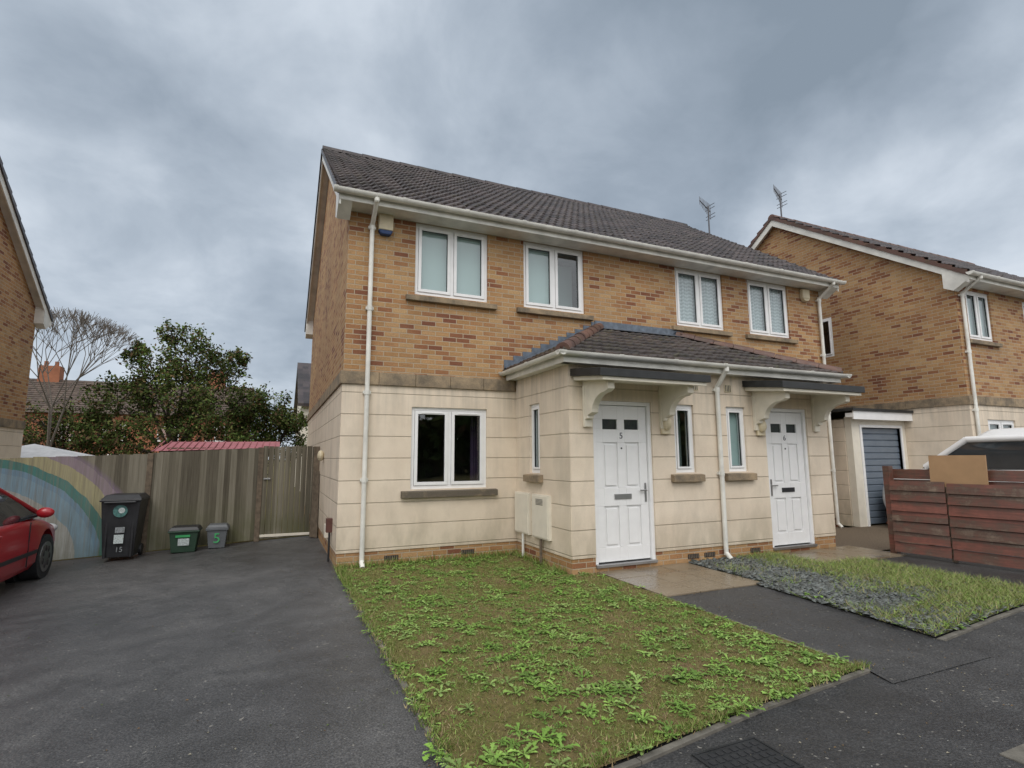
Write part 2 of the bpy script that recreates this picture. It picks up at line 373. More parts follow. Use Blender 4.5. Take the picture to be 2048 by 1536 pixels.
# ------------------------------------------------------------------ generic house shell
def shell(par,ox,oy,oz,W,D,upper,lower,skipfront=None,verge='tiler',side_holes_L=[],side_holes_R=[]):
    zs0,zs1=oz+2.56,oz+2.75; zt=oz+5.2; ev=oz+5.30; rid=oz+8.5; sl=(rid-ev)/(D/2+.35)
    F=front(oy); b=B()
    wall(b,F,ox,ox+W,oz-.1,oz+.2,[],M['brx'])
    wall(b,F,ox,ox+W,oz+.2,zs0,lower,M['crx'],d=.012)
    wall(b,F,ox,ox+W,zs0,zt,upper,M['brx'])
    for FF,x,hs in ((faceL(ox-.002),0,side_holes_L),(faceR(ox+W+.002),1,side_holes_R)):
        wall(b,FF,oy+.002,oy+D,oz-.1,oz+.2,[],M['bry'])
        wall(b,FF,oy-.008,oy+D,oz+.2,zs0,[],M['cry'],d=.012)
        wall(b,FF,oy+.002,oy+D,zs0,ev+.1,hs,M['bry'])
        b.prism(FF,[(oy+.002,ev+.1),(oy+.002,ev+.35*sl-.06),(oy+D/2,rid-.09),(oy+D,ev+.35*sl-.06),(oy+D,ev+.1)],-.25,0.,M['bry'])
    b.box(ox,ox+W,oy+D-.25,oy+D-.003,oz-.1,zt,M['brx'])
    b.build('walls',par)
    b=B()
    b.box(ox+.25,ox+W-.25,oy+.25,oy+D-.25,oz+2.5,oz+2.7,M['room']); b.box(ox+.25,ox+W-.25,oy+.25,oy+D-.25,oz,oz+.15,M['room'])
    b.box(ox+.25,ox+W-.25,oy+.25,oy+D-.25,oz+5.05,oz+5.15,M['room']); b.box(ox+.25,ox+W-.25,oy+3.6,oy+3.7,oz+.15,oz+5.0,M['room'])
    b.build('floors',par)
    b=B()
    segs=[(ox-.045,ox+W+.045)] if not skipfront else [(ox-.045,skipfront[0]),(skipfront[1],ox+W+.045)]
    for a,c in segs:
        n=max(1,round((c-a)/.6))
        for i in range(n):
            b.fbox(F,a+(c-a)*i/n+.002,a+(c-a)*(i+1)/n-.002,-.02,.045,zs0,zs1,M['stone'])
    for FF in (faceL(ox),faceR(ox+W)):
        n=round(D/.6)
        for i in range(n): b.fbox(FF,oy+.0+D*i/n+.002,oy+D*(i+1)/n-.002,-.02,.043,zs0,zs1-.002,M['stone'])
    b.build('string_course',par,bevel=.008)
    th=math.atan(sl); S=math.hypot(D/2+.35,rid-ev)
    b=B()
    tiles(b,(ox-.2,oy-.36,ev+.0),(1,0,0),(0,math.cos(th),math.sin(th)),W+.4,S,M['tile'],step=.025)
    tiles(b,(ox-.2,oy+D+.36,ev+.0),(1,0,0),(0,-math.cos(th),math.sin(th)),W+.4,S,M['tile'],step=.075)
    b.build('roof_tiles',par,smooth=50,recalc=False)
    b=B(); halftube(b,(ox-.2,oy+D/2,rid+.0),(ox+W+.2,oy+D/2,rid+.0),.12,M['tiler' if verge=='tiler' else 'tile'])
    b.build('ridge_tiles',par,smooth=40)
    b=B()
    for xs,s in ((ox-.19,-1),(ox+W+.19,1)):
        FF=lambda u,d,z,xs=xs,s=s:(xs+s*d,u,z)
        for k in (0,1):
            y0=oy-.35 if k==0 else oy+D+.35; y1=oy+D/2
            b.prism(FF,[(y0,ev-.02),(y1,rid-.02),(y1,rid-.24),(y0,ev-.20)],-.03,-.004,M['gutter'])
            b.prism(FF,[(y0,ev-.10),(y1,rid-.10),(y1,rid-.13),(y0,ev-.13)],-.20,-.03,M['gutter'])
            n=int(S/.3)
            for i in range(n):
                t0=i/n;t1=(i+1)/n
                ya=y0+(y1-y0)*t0;yb=y0+(y1-y0)*t1;za=ev+(rid-ev)*t0;zb=ev+(rid-ev)*t1
                b.prism(FF,[(ya,za+.080),(yb,zb+.040),(yb,zb-.05),(ya,za-.045)],-.03,.028,M[verge])
        for y0,s2 in ((oy,1),(oy+D,-1)):
            b.prism(FF,[(y0-.36*s2,ev-.03),(y0+.12*s2,ev+.28),(y0+.12*s2,zt-.10),(y0-.06*s2,zt-.20),(y0-.36*s2,zt-.02)],-.19,-.0,M['gutter'])
    b.box(ox-.185,ox+W+.185,oy-.33,oy-.002,zt-.02,zt+.0,M['gutter']); b.box(ox-.185,ox+W+.185,oy-.355,oy-.33,zt-.03,ev+.02,M['gutter'])
    b.box(ox-.185,ox+W+.185,oy+D+.002,oy+D+.35,zt-.02,ev+.02,M['gutter'])
    b.build('fascias',par)
    b=B(); gutter(b,(ox-.24,oy-.42,ev+.0),(ox+W+.24,oy-.42,ev+.0),M['gutter']); b.build('gutter',par,smooth=40)

# ================================================================== MAIN HOUSE
H=empty('semi_detached_house')
up=[(1.01,2.22),(2.87,4.06),(6.12,7.33),(8.02,9.2)]
upper=[(a,c,4.01,5.18) for a,c in up]; lower=[(1.0,2.2,1.04,2.26)]
shell(H,0,0,0,10.2,8.6,upper,lower,skipfront=(2.68,7.74),verge='tile')
F=front(0)
for i,(a,c) in enumerate(up):
    window(H,'upper_window_%d'%(i+1),F,a,c,4.01,5.18)
    sill(H,'upper_sill_%d'%(i+1),F,a-.14,c+.14,3.995,M['stone'])
window(H,'lower_window',front(-.012),1.0,2.2,1.04,2.26); sill(H,'lower_sill',front(-.012),.86,2.36,1.03,M['stoned'],.11)
b=B(); b.box(1.0,2.25,.115,.12,3.98,5.22,M['blind']); b.box(2.86,3.46,.115,.12,3.98,5.22,M['blind'])
b.box(3.50,4.1,.5,.51,3.0,5.04,M['blind'])
b.build('blinds',H)
def lace_fn(t,b):
    p=t.pos(); x,y,z=t.sep(p)
    zig=t.math('PINGPONG',t.math('MULTIPLY',x,7.),.5)
    s=t.math('FRACT',t.math('ADD',t.math('MULTIPLY',z,14.),zig)); l=t.math('MULTIPLY',t.maprange(s,.4,.6),t.noise(p,25.,3))
    L(t,t.mix(l,(.36,.43,.45,1),(.66,.72,.74,1)),b.inputs['Base Color'])
M['lace']=mat('lace',lace_fn,rough=.9)
b=B()
for (a,c) in up[2:]:
    n=80; vs=[];fs=[]
    for i in range(n+1):
        x=a-.02+(c-a+.04)*i/n; y=.125+.014*math.sin(i*.9)+.006*math.sin(i*2.3)
        vs+=[(x,y,3.98),(x,y,5.22)]
    for i in range(n): fs.append((2*i,2*i+2,2*i+3,2*i+1))
    b.add(vs,fs,M['lace'])
b.build('net_curtains',H,recalc=False)
M['purple']=mat('purple_curtain',col=(.06,.035,.08),rough=.9)
b=B()
n=24;vs=[];fs=[]
for i in range(n+1):
    x=2.05+.22*i/n; y=.35+.03*math.sin(i*1.3); vs+=[(x,y,.6),(x,y,2.4)]
for i in range(n): fs.append((2*i,2*i+2,2*i+3,2*i+1))
b.add(vs,fs,M['purple']); b.build('curtain',H,recalc=False)

# ---- porch
P=-1.73; X0,X1=2.72,7.70; ZP=2.74
doors=[(3.07,4.05),(6.27,7.23)]; pw=[(4.45,4.82),(5.46,5.85)]
FP=front(P)
b=B()
dh=[(a,c,.08,2.27) for a,c in doors]; wh=[(a,c,1.27,2.26) for a,c in pw]
wall(b,FP,X0,X1,-.1,.2,dh,M['brx'])
wall(b,FP,X0,X1,.2,ZP,dh+wh,M['crx'],d=.012,t=.2)
FL=faceL(X0-.002); FR=faceR(X1+.002)
wall(b,FL,P+.002,-.001,-.1,.2,[],M['bry']); wall(b,FL,P-.008,-.014,.2,ZP,[(-.86,-.52,1.27,2.30)],M['cry'],d=.012,t=.2)
wall(b,FR,P+.002,-.001,-.1,.2,[],M['bry']); wall(b,FR,P-.008,-.014,.2,ZP,[],M['cry'],d=.012,t=.2)
b.box(5.12,5.18,P+.2,-.01,0,ZP,M['room']); b.box(X0+.2,X1-.2,P+.2,-.01,.0,.1,M['room'])
b.build('porch_walls',H)
for i,(a,c) in enumerate(pw):
    window(H,'porch_window_%d'%(i+1),front(P-.012),a,c,1.27,2.26,'single'); sill(H,'porch_sill_%d'%(i+1),front(P-.012),a-.1,c+.1,1.26,M['stone'],.12)
window(H,'porch_side_window',faceL(X0-.014),-.86,-.52,1.27,2.30,'single'); sill(H,'porch_side_sill',faceL(X0-.014),-.96,-.42,1.26,M['stone'],.12)
b=B(); b.box(5.48,5.83,P+.1,P+.105,1.25,2.28,M['blind']); b.box(X0+.10,X0+.105,-.88,-.5,1.25,2.32,M['blind']); b.box(4.45,4.83,P+.3,P+.31,1.25,2.28,M['blind']); b.build('porch_blind',H)
ze=2.86; zt=3.74; xl,xr=2.50,7.92; ye=P-.22; run=-ye; hx=1.85
b=B(); S=math.hypot(run,zt-ze); V=(0,run,zt-ze); k=hx/S
tiles(b,(xl,ye,ze),(1,0,0),V,xr-xl,S,M['tileb'],kL=k,kR=k,step=.02,course=.26,amp=.016,period=.15)
S2=math.hypot(hx,zt-ze)
tiles(b,(xl,ye,ze),(0,1,0),(hx,0,zt-ze),run,S2,M['tileb'],kL=run/S2,kR=0,step=.03,course=.26,amp=.016)
tiles(b,(xr,ye,ze),(0,1,0),(-hx,0,zt-ze),run,S2,M['tileb'],kL=run/S2,kR=0,step=.03,course=.26,amp=.016)
b.build('porch_roof_tiles',H,smooth=50,recalc=False)
b=B()
halftube(b,(xl+.02,ye+.02,ze+.03),(xl+hx,0,zt+.045),.10,M['tiler'],.34); halftube(b,(xr-.02,ye+.02,ze+.03),(xr-hx,0,zt+.045),.10,M['tiler'],.34)
b.build('hip_tiles',H,smooth=40)
b=B()
b.fbox(F,xl+hx-.1,xr-hx+.1,.001,.02,zt-.02,zt+.17,M['lead'])
b.add([(xl+hx-.05,-.01,zt+.07),(xr-hx+.05,-.01,zt+.07),(xr-hx+.05,-.2,zt-.01),(xl+hx-.05,-.2,zt-.01)],[(0,1,2,3)],M['lead'])
for sgn,xa in ((1,xl),(-1,xr)):
    n=11
    for i in range(n):
        x=xa+sgn*hx*i/n; x2=xa+sgn*(hx*(i+1)/n+.05); z=ze+(zt-ze)*i/n
        b.fbox(F,min(x,x2),max(x,x2),.001,.012+.002*(i%2),z-.02,z+.22,M['lead'])
    b.add([(xa,-.012,ze+.085),(xa+sgn*hx,-.012,zt+.085),(xa+sgn*hx,-.16,zt+.06),(xa,-.16,ze+.06)],[(0,1,2,3)],M['lead'])
b.build('lead_flashing',H)
b=B()
b.box(xl+.05,xr-.05,P-.18,P-.013,ZP-.0,ZP+.02,M['gutter']); b.box(xl+.05,X0-.016,P-.17,-.016,ZP,ZP+.02,M['gutter']); b.box(X1+.016,xr-.05,P-.17,-.016,ZP,ZP+.02,M['gutter'])
b.box(xl+.03,xr-.03,ye+.015,ye+.035,ZP-.01,ze+.01,M['gutter']); b.box(xl+.03,xl+.05,ye+.035,-.016,ZP-.01,ze+.01,M['gutter']); b.box(xr-.05,xr-.03,ye+.035,-.016,ZP-.01,ze+.01,M['gutter'])
b.box(X0,X1,P+.0,-.02,ZP+.003,ZP+.03,M['room'])
b.build('porch_fascia',H)
b=B(); gutter(b,(xl-.06,ye-.045,ze-.0),(xr+.06,ye-.045,ze-.0),M['gutter'],.055); gutter(b,(xl-.035,ye-.06,ze),(xl-.035,-.03,ze),M['gutter'],.055,(-1,0,0)); gutter(b,(xr+.035,ye-.06,ze),(xr+.035,-.03,ze),M['gutter'],.055,(1,0,0))
b.build('porch_gutter',H,smooth=40)
b=B(); pipe(b,.33,-.06,5.30,-.02,M['gutter'],gy=-.42); pipe(b,5.26,P-.06,2.86,-.0,M['gutter'],gy=ye-.045); pipe(b,10.12,-.06,5.30,-.02,M['gutter'],gy=-.42); b.build('downpipes',H,smooth=40)

# ---- doors
def door(idx,a,c,num):
    F2=front(P-.0); b=B(); w=M['door']; rec=-.05
    z0,z1=.10,2.27
    for (u0,u1,e,h) in ((a,a+.055,z0,z1),(c-.055,c,z0,z1),(a+.055,c-.055,z1-.055,z1)): b.fbox(F2,u0,u1,rec-.07,rec+.035,e,h,M['upvc'])
    b.fbox(F2,a,c,-.15,.03,.06,.10,M['metal'])
    la,lc=a+.06,c-.06; lz0,lz1=.115,z1-.06; W=lc-la
    cw=(W-.13*2-.12)/2; xL=(la+.13,la+.13+cw); xR=(lc-.13-cw,lc-.13)
    rows=[(1.88,2.02,'g'),(1.08,1.70,'p'),(.30,.84,'p')]
    holes=[(x[0],x[1],r[0],r[1]) for x in (xL,xR) for r in rows]
    wall(b,F2,la,lc,lz0,lz1,holes,w,d=rec,t=.045)
    for x in (xL,xR):
        for r0,r1,k in rows:
            if k=='g':
                b.fbox(F2,x[0],x[1],rec-.04,rec-.025,r0,r1,M['black'])
                b.add([F2(x[0],rec-.015,r0),F2(x[1],rec-.015,r0),F2(x[1],rec-.015,r1),F2(x[0],rec-.015,r1)],[(0,1,2,3)],M['glass'])
            else:
                b.fbox(F2,x[0],x[1],rec-.04,rec-.022,r0,r1,w); b.fbox(F2,x[0]+.035,x[1]-.035,rec-.022,rec-.003,r0+.035,r1-.035,w)
    b.fbox(F2,(la+lc)/2-.14,(la+lc)/2+.14,rec,rec+.014,.93,1.0,M['metal'] if num=='5' else M['black'])
    hx=lc-.05 if num=='5' else la+.05
    s=-1 if num=='5' else 1
    b.fbox(F2,hx-.015,hx+.015,rec,rec+.012,.88,1.14,M['metal']); b.fbox(F2,min(hx,hx+s*.11),max(hx,hx+s*.11),rec+.03,rec+.045,1.03,1.05,M['metal']); b.fbox(F2,hx-.008,hx+.008,rec,rec+.04,1.03,1.05,M['metal'])
    b.cyl(F2((la+lc)/2,rec,1.62),F2((la+lc)/2,rec+.01,1.62),.013,M['black'])
    b.build('front_door_%d'%idx,H,bevel=.004)
    text('door_number_%d'%idx,num,F2((la+lc)/2,rec+.003,1.79),.12,M['aer'],H)
door(1,*doors[0],'5'); door(2,*doors[1],'6')
def canopy(idx,a,c):
    b=B(); y0=P-.013; y1=P-.72; z0=2.40
    FF=lambda u,d,z:(d,u,z)
    b.prism(FF,[(y0,z0+.12),(y1,z0+.04),(y1,z0+.10),(y0,z0+.18)],a+.02,c-.02,M['canopy'])
    b.prism(FF,[(y0,z0+.181),(y1-.03,z0+.085),(y1-.03,z0+.185),(y0,z0+.28)],a-.03,c+.03,M['felt'])
    for x in (a+.16,c-.26):
        prof=[(y0,z0+.12),(y1+.10,z0+.055),(y1+.10,z0-.05),(y1+.18,z0-.08)]
        for k in range(9):
            t=k/8*math.pi/2; prof.append((y1+.18+.31*math.sin(t), z0-.08-.24*(1-math.cos(t))))
        prof+=[(y0-.11,z0-.35),(y0-.11,z0-.39)]
        for k in range(6):
            t=k/5*math.pi/2; prof.append((y0-.11+.11*math.sin(t), z0-.39-.08*(1-math.cos(t))))
        prof+=[(y0,z0-.48)]
        b.prism(FF,prof,x,x+.10,M['canopy'])
        b.box(x-.01,x+.11,y0-.05,y0,z0-.50,z0+.05,M['canopy'])
    b.build('door_canopy_%d'%idx,H,bevel=.005)
canopy(1,2.76,4.45); canopy(2,5.86,7.62)
b=B()
for (x,z) in ((4.27,1.95),(6.13,1.95)):
    b.box(x-.075,x+.075,P-.06,P-.013,z-.13,z+.13,M['cream']); b.sphere((x,P-.075,z+.02),(.065,.075,.10),M['cream'])
b.build('porch_lights',H,bevel=.01)
b=B()
for x in (4.86,5.52):
    b.fbox(front(P-.012),x-.07,x+.07,0,.012,2.48,2.60,M['cream'])
    for k in range(4): b.fbox(front(P-.012),x-.055+k*.03,x-.04+k*.03,.012,.014,2.49,2.59,M['black'])
for x in (.75,1.9,4.7,5.0,5.9): 
    yy=0 if x<2.6 else P
    b.fbox(front(yy),x-.1,x+.1,0,.006,.06,.125,M['black'])
    for k in range(6): b.fbox(front(yy),x-.09+k*.032,x-.075+k*.032,.006,.01,.065,.12,M['post'])
b.build('air_vents',H)
b=B(); b.fbox(F,.42,.64,0,.10,4.93,5.19,M['cream']); b.prism(F,[(.42,4.93),(.64,4.93),(.60,4.86),(.46,4.86)],0,.10,mat('alarm_blue',col=(.02,.05,.15)))
b.fbox(F,9.58,9.80,0,.09,4.93,5.14,M['cream']); b.prism(F,[(9.58,4.93),(9.80,4.93),(9.74,4.87),(9.64,4.87)],0,.09,M['cream']); b.build('alarm_boxes',H,bevel=.015)
b=B(); G=faceL(X0-.014)
for y0,y1 in ((-.56,-.06),(-1.20,-.68)):
    b.fbox(G,y0,y1,0,.05,.36,.97,M['meter']); b.fbox(G,y0+.02,y1-.02,.05,.062,.38,.95,M['meter'])
for k in range(5): b.fbox(G,-1.05,-.83,.062,.066,.90-k*.018,.908-k*.018,M['black'])
b.cyl((X0-.06,-.35,.36),(X0-.06,-.35,0),.02,M['gutter']); b.cyl((X0-.06,-.95,.36),(X0-.06,-.95,0),.02,M['post'])
b.build('meter_boxes',H,bevel=.006)
b=B(); b.box(-.10,-.014,.55,.68,.42,.62,mat('tap_cover_brown',col=(.10,.04,.03))); b.cyl((-.05,.6,.42),(-.05,.6,.0),.015,M['black']); b.box(-.09,-.014,.9,1.05,.3,.5,M['meter'])
b.sphere((-.07,2.6,1.55),(.06,.10,.10),M['cream']); b.build('wall_fittings',H,bevel=.004)
def aerial(par,x,y,z0,z1):
    b=B(); m=M['aer']; b.cyl((x,y,z0),(x,y,z1),.022,m,8)
    b.cyl((x-.55,y-.25,z1-.05),(x+.15,y+.07,z1-.12),.014,m,6)
    for i in range(9):
        t=i/8; c=Vector((x-.55+.7*t,y-.25+.32*t,z1-.05-.07*t)); h=.12+.12*t
        b.cyl(c-Vector((.0,0,h)),c+Vector((0,0,h)),.008,m,5)
    for s in (-.2,-.1,.1,.2): b.cyl((x+.15,y+.07-.18,z1-.12+s),(x+.15,y+.07+.18,z1-.12+s),.009,m,5)
    b.build('tv_aerial',par)
aerial(H,10.46,3.4,7.6,8.80)

# ================================================================== RIGHT HOUSE
R=empty('brick_house')
shell(R,12.5,-1.5,0,10,8.6,[(12.85,13.8,4.01,5.12),(15.2,16.3,4.01,5.12)],[(13.1,14.2,1.04,2.26)],verge='tiler',side_holes_L=[(1.35,1.95,4.1,5.15)])
window(R,'upper_window_1',front(-1.5),12.85,13.8,4.01,5.12); window(R,'upper_window_2',front(-1.5),15.2,16.3,4.01,5.12); window(R,'lower_window',front(-1.512),13.1,14.2,1.04,2.26); window(R,'gable_window',faceL(12.498),1.35,1.95,4.1,5.15,'single',rec=.0)
sill(R,'sill_1',front(-1.5),12.7,13.95,3.995,M['stone']); sill(R,'sill_2',front(-1.5),15.05,16.4,3.995,M['stone'])
b=B(); b.box(12.85,13.82,-1.37,-1.365,3.98,5.15,M['blind']); b.box(13.1,14.22,-1.37,-1.365,1.0,2.3,M['blind']); b.build('blinds',R)
b=B(); pipe(b,12.62,-1.56,5.30,0,M['gutter'],gy=-1.92); b.build('downpipe',R,smooth=40)
aerial(R,12.75,2.8,8.5,9.35)
Gp=empty('garage')
b=B(); Fg=front(-.2)
wall(b,Fg,10.62,12.48,0,2.35,[(10.92,12.28,0,2.12)],M['meter'],t=.15)
b.box(10.60,10.75,-.04,4.5,0,2.3,M['cry']); b.build('walls',Gp)
b=B()
n=15
for i in range(n):
    z=.02+2.1*i/n; b.prism(lambda u,d,zz:Fg(d,u,zz),[(-.08,z),(-.055,z+.02),(-.055,z+.12),(-.08,z+.14)],10.92,12.28,M['garage'])
b.build('roller_door',Gp)
b=B(); b.box(10.45,12.48,-.36,-.2,2.33,2.42,M['upvc']); b.box(10.45,12.48,-.385,-.36,2.28,2.46,M['upvc']); b.box(10.40,12.49,-.42,4.6,2.461,2.52,M['felt']); b.box(10.86,10.92,-.225,-.12,0,2.18,M['upvc']); b.box(12.28,12.34,-.225,-.12,0,2.18,M['upvc']); b.box(10.921,12.279,-.225,-.12,2.12,2.18,M['upvc'])
b.build('fascia_and_roof',Gp)

# ================================================================== LEFT HOUSE
Lh=empty('brick_house'); shell(Lh,-12.3,-.35,-.35,6.0,8.6,[],[],verge='tile')
b=B(); b.box(-6.29,-6.15,6.2,6.35,1.9,2.05,M['black']); b.build('security_light',Lh)

# ================================================================== BACK HOUSES
M['orange']=mat('orange_brick',col=(.27,.105,.055),rough=.9,var=.2,nscale=2)
M['broof']=mat('brown_roof',tile_fn((.06,.042,.034),(.13,.095,.075),.6,.3))
T=empty('terraced_house')
b=B(); b.box(-20,-3.2,43.2,50.8,-.5,5.0,M['orange']); b.build('walls',T)
b=B(); tiles(b,(-20.3,42.8,5.0),(1,0,0),(0,4.2,3.0),17.4,5.16,M['broof'],step=.15,course=.33,amp=.03,period=.3)
b.add([(-20.3,51.2,5.0),(-2.9,51.2,5.0),(-2.9,47,8.03),(-20.3,47,8.03)],[(0,1,2,3)],M['broof']); b.prism(lambda u,d,z:(d,u,z),[(43.2,5),(50.8,5),(47,7.9)],-20,-3.2,M['orange'])
b.build('roof',T,recalc=False)
b=B()
for x in (-18.0,-6.0): b.box(x-.7,x+.7,46.6,47.6,7.5,9.1,M['orange']); [b.cyl((x+dx,47,9.1),(x+dx,47,9.5),.14,M['orange']) for dx in (-.35,.35)]
b.build('chimneys',T)
for i,x in enumerate((-16.5,-13.2,-9.6,-6.2)): window(T,'window_%d'%i,front(43.2),x,x+1.5,2.9,4.2,rec=.06); window(T,'window_low_%d'%i,front(43.2),x,x+1.5,.6,1.9,rec=.06)
T2=empty('rendered_house')
b=B(); b.box(.25,9,20,27,-.3,4.3,M['meter']); b.prism(lambda u,d,z:(d,u,z),[(20,4.3),(27,4.3),(23.5,6.6)],.25,9,M['meter']); b.build('walls',T2)
b=B(); 
b.prism(lambda u,d,z:(d,u,z),[(19.7,4.15),(23.5,6.75),(23.5,6.6),(19.7,4.0)],.05,9.2,M['tile']); b.prism(lambda u,d,z:(d,u,z),[(27.3,4.15),(23.5,6.75),(23.5,6.6),(27.3,4.0)],.05,9.2,M['tile']); b.build('roof',T2)
Sh=empty('garden_shed')
b=B(); b.box(-2.9,-1.0,5.2,6.8,-.2,1.74,M['post']); b.build('walls',Sh)
M['pink']=mat('pink_felt',col=(.42,.15,.17),rough=.7)
b=B(); 
b.add([(-3.15,5.0,1.66),(-.75,5.0,1.74),(-.75,6.0,1.9),(-2.95,6.0,1.88)],[(0,1,2,3)],M['pink']); b.add([(-3.15,7.0,1.7),(-.75,7.0,1.75),(-.75,6.0,1.9),(-2.95,6.0,1.88)],[(0,1,2,3)],M['pink'])
for i in range(18):
    x=-3.1+i*.132; b.cyl((x,5.0,1.67+.0045*i),(x+.02,6.0,1.895),.012,M['pink'],6)
b.build('roof',Sh)
Gz=empty('garden_gazebo')
b=B(); M['canvas']=mat('white_canvas',col=(.7,.7,.7))
b.add([(-8.0,9,1.55),(-5.4,9,1.55),(-5.4,11.5,1.55),(-8.0,11.5,1.55),(-6.7,10.25,1.92)],[(0,1,4),(1,2,4),(2,3,4),(3,0,4)],M['canvas']); b.build('canopy',Gz)
b=B(); [b.cyl((x,y,-.3),(x,y,1.56),.03,M['metal']) for x in (-7.95,-5.45) for y in (9.05,11.45)]; b.build('poles',Gz)

# ================================================================== GROUND
def g(x): return -.045*min(max(-x,0),6.6)
def sheet(name,xs,ys,dz,m,zf=g):
    vs=[(x,y,zf(x)+dz) for y in ys for x in xs]; n=len(xs)
    fs=[(j*n+i,j*n+i+1,(j+1)*n+i+1,(j+1)*n+i) for j in range(len(ys)-1) for i in range(n-1)]
    b=B(); b.add(vs,fs,m); return b.build(name,recalc=False)
gm=mat('terrain_grass',soil_fn,rough=.95,spec=.15)
sheet('ground',[-400,-60,-6.6,0,60,400],[-400,-60,60,400],-.05,gm)
sheet('driveway',[-6.6,-3,0],[-5.45,3.7],-.008,M['asph'])
sheet('pavement',[-60,-6.6,0,60],[-8.5,-4.6],-.016,M['asph2'])
sheet('road',[-60,-6.6,0,60],[-15,-8.62],-.035,M['asph'])
b=B(); b.box(-60,-6.6,-8.62,-8.5,-.42,g(-7)+.0,M['kerb']); b.box(0,60,-8.62,-8.5,-.1,0.0,M['kerb']); b.build('kerb')
sheet('drive_apron',[6.95,10.5,30],[-5.45,-2.25],-.008,M['asph2'])
b=B(); b.add([(3.12,-3.08,.002),(4.42,-3.04,.002),(4.25,-5.08,.0),(4.2,-5.46,-.011),(3.02,-5.46,-.011),(3.1,-5.2,0)],[(0,1,2,3,4,5)][::-1],M['asph2']); o=b.build('asphalt_path')
b=B()
for i in range(3):
    for j in range(3):
        x0=3.08+i*.49; y0=P-.01-(j+1)*.45; b.box(x0+.004,x0+.486,y0+.004,y0+.446,-.03,.018+random.uniform(-.002,.002),M['slab'])
for i in range(4):
    for j in range(2):
        x0=6.20+i*.45; y0=P-.01-(j+1)*.45; b.box(x0+.004,x0+.446,y0+.004,y0+.446,-.03,.018+random.uniform(-.002,.002),M['slab'])
b.build('paving_slabs',bevel=.003)
lawnpoly=[(0.045,-.02),(2.7,-.02),(2.7,-1.75),(3.06,-1.77),(3.06,-5.22),(1.9,-5.34),(.9,-5.5),(.045,-5.6)]
bedpoly=[(4.58,-1.76),(6.18,-1.76),(6.18,-2.65),(6.93,-2.65),(6.93,-4.75),(5.5,-4.9),(4.24,-5.06),(4.42,-3.1),(4.58,-3.08)]
def inpoly(x,y,poly):
    c=False; j=len(poly)-1
    for i in range(len(poly)):
        xi,yi=poly[i];xj,yj=poly[j]
        if (yi>y)!=(yj>y) and x<(xj-xi)*(y-yi)/(yj-yi)+xi: c=not c
        j=i
    return c
def turf(name,poly,m,z=.012):
    me=bpy.data.meshes.new(name); bm=bmesh.new(); f=bm.faces.new([bm.verts.new((x,y,z)) for x,y in poly]); bm.normal_update()
    if f.normal.z<0: bmesh.ops.reverse_faces(bm,faces=[f])
    bm.to_mesh(me); bm.free(); me.materials.append(m); o=bpy.data.objects.new(name,me); COL.objects.link(o); return o
turf('lawn',lawnpoly,M['soil']); 
def bed_fn(t,b):
    p=t.pos(); f=t.noise(p,50.,6,.75); L(t,t.ramp(f,[(.3,(.03,.033,.028)),(.7,(.10,.10,.08))]),b.inputs['Base Color']); addbump(t,b,f,.02,.8)
M['bed']=mat('bed_soil',bed_fn,rough=.9)
turf('planting_bed',bedpoly,M['bed']); turf('gravel_strip',[(7.72,-2.2),(12.4,-2.2),(12.4,-.15),(10.3,-.15),(10.25,-.01),(7.72,-.01)],mat('gravel_brown',col=(.12,.09,.06),rough=.9,var=.6,nscale=45),z=.002)
b=B()
def strip(pts,w=.05,z=.02):
    for (x0,y0),(x1,y1) in zip(pts,pts[1:]):
        d=Vector((x1-x0,y1-y0,0)); n=Vector((-d.y,d.x,0)).normalized()*w/2; k=max(1,round(d.length/.9))
        for i in range(k):
            a=Vector((x0,y0,0))+d*(i/k)+d.normalized()*.003; c=Vector((x0,y0,0))+d*((i+1)/k)-d.normalized()*.003
            zz=z+random.uniform(-.002,.002)
            vs=[p+Vector((0,0,h)) for h in (-.06,zz) for p in (a-n,c-n,c+n,a+n)]
            b.add(vs,[(0,1,2,3),(4,5,6,7),(0,1,5,4),(1,2,6,5),(2,3,7,6),(3,0,4,7)],M['kerb'])
strip([(.02,-.1),(.02,-5.65)],.045,.010); strip([(.04,-5.63),(.9,-5.53),(1.9,-5.37),(3.09,-5.25)],.04,.004); strip([(3.08,-3.1),(3.08,-5.22)],.035,.008)
strip([(4.24,-5.09),(5.5,-4.93),(6.95,-4.78)],.045,.006); strip([(6.96,-4.76),(6.96,-2.66)],.045,.012)
b.build('concrete_edging',bevel=.003)
b=B(); cx,cy=1.40,-5.74
b.box(cx-.20,cx+.20,cy-.14,cy+.14,-.03,-.010,M['felt'])
for i in range(8):
    for j in range(5): b.box(cx-.19+i*.048,cx-.158+i*.048,cy-.128+j*.053,cy-.092+j*.053,-.011,-.007,M['black'])
for e in ((cx-.215,cx+.215,cy-.155,cy-.142),(cx-.215,cx+.215,cy+.142,cy+.155),(cx-.215,cx-.203,cy-.141,cy+.141),(cx+.203,cx+.215,cy-.141,cy+.141)): b.box(*e,-.03,-.008,M['felt'])
b.build('drain_cover')
b=B(); b.box(2.62,3.0,-6.5,-6.22,-.03,-.008,M['kerb']); b.build('access_cover',bevel=.004)

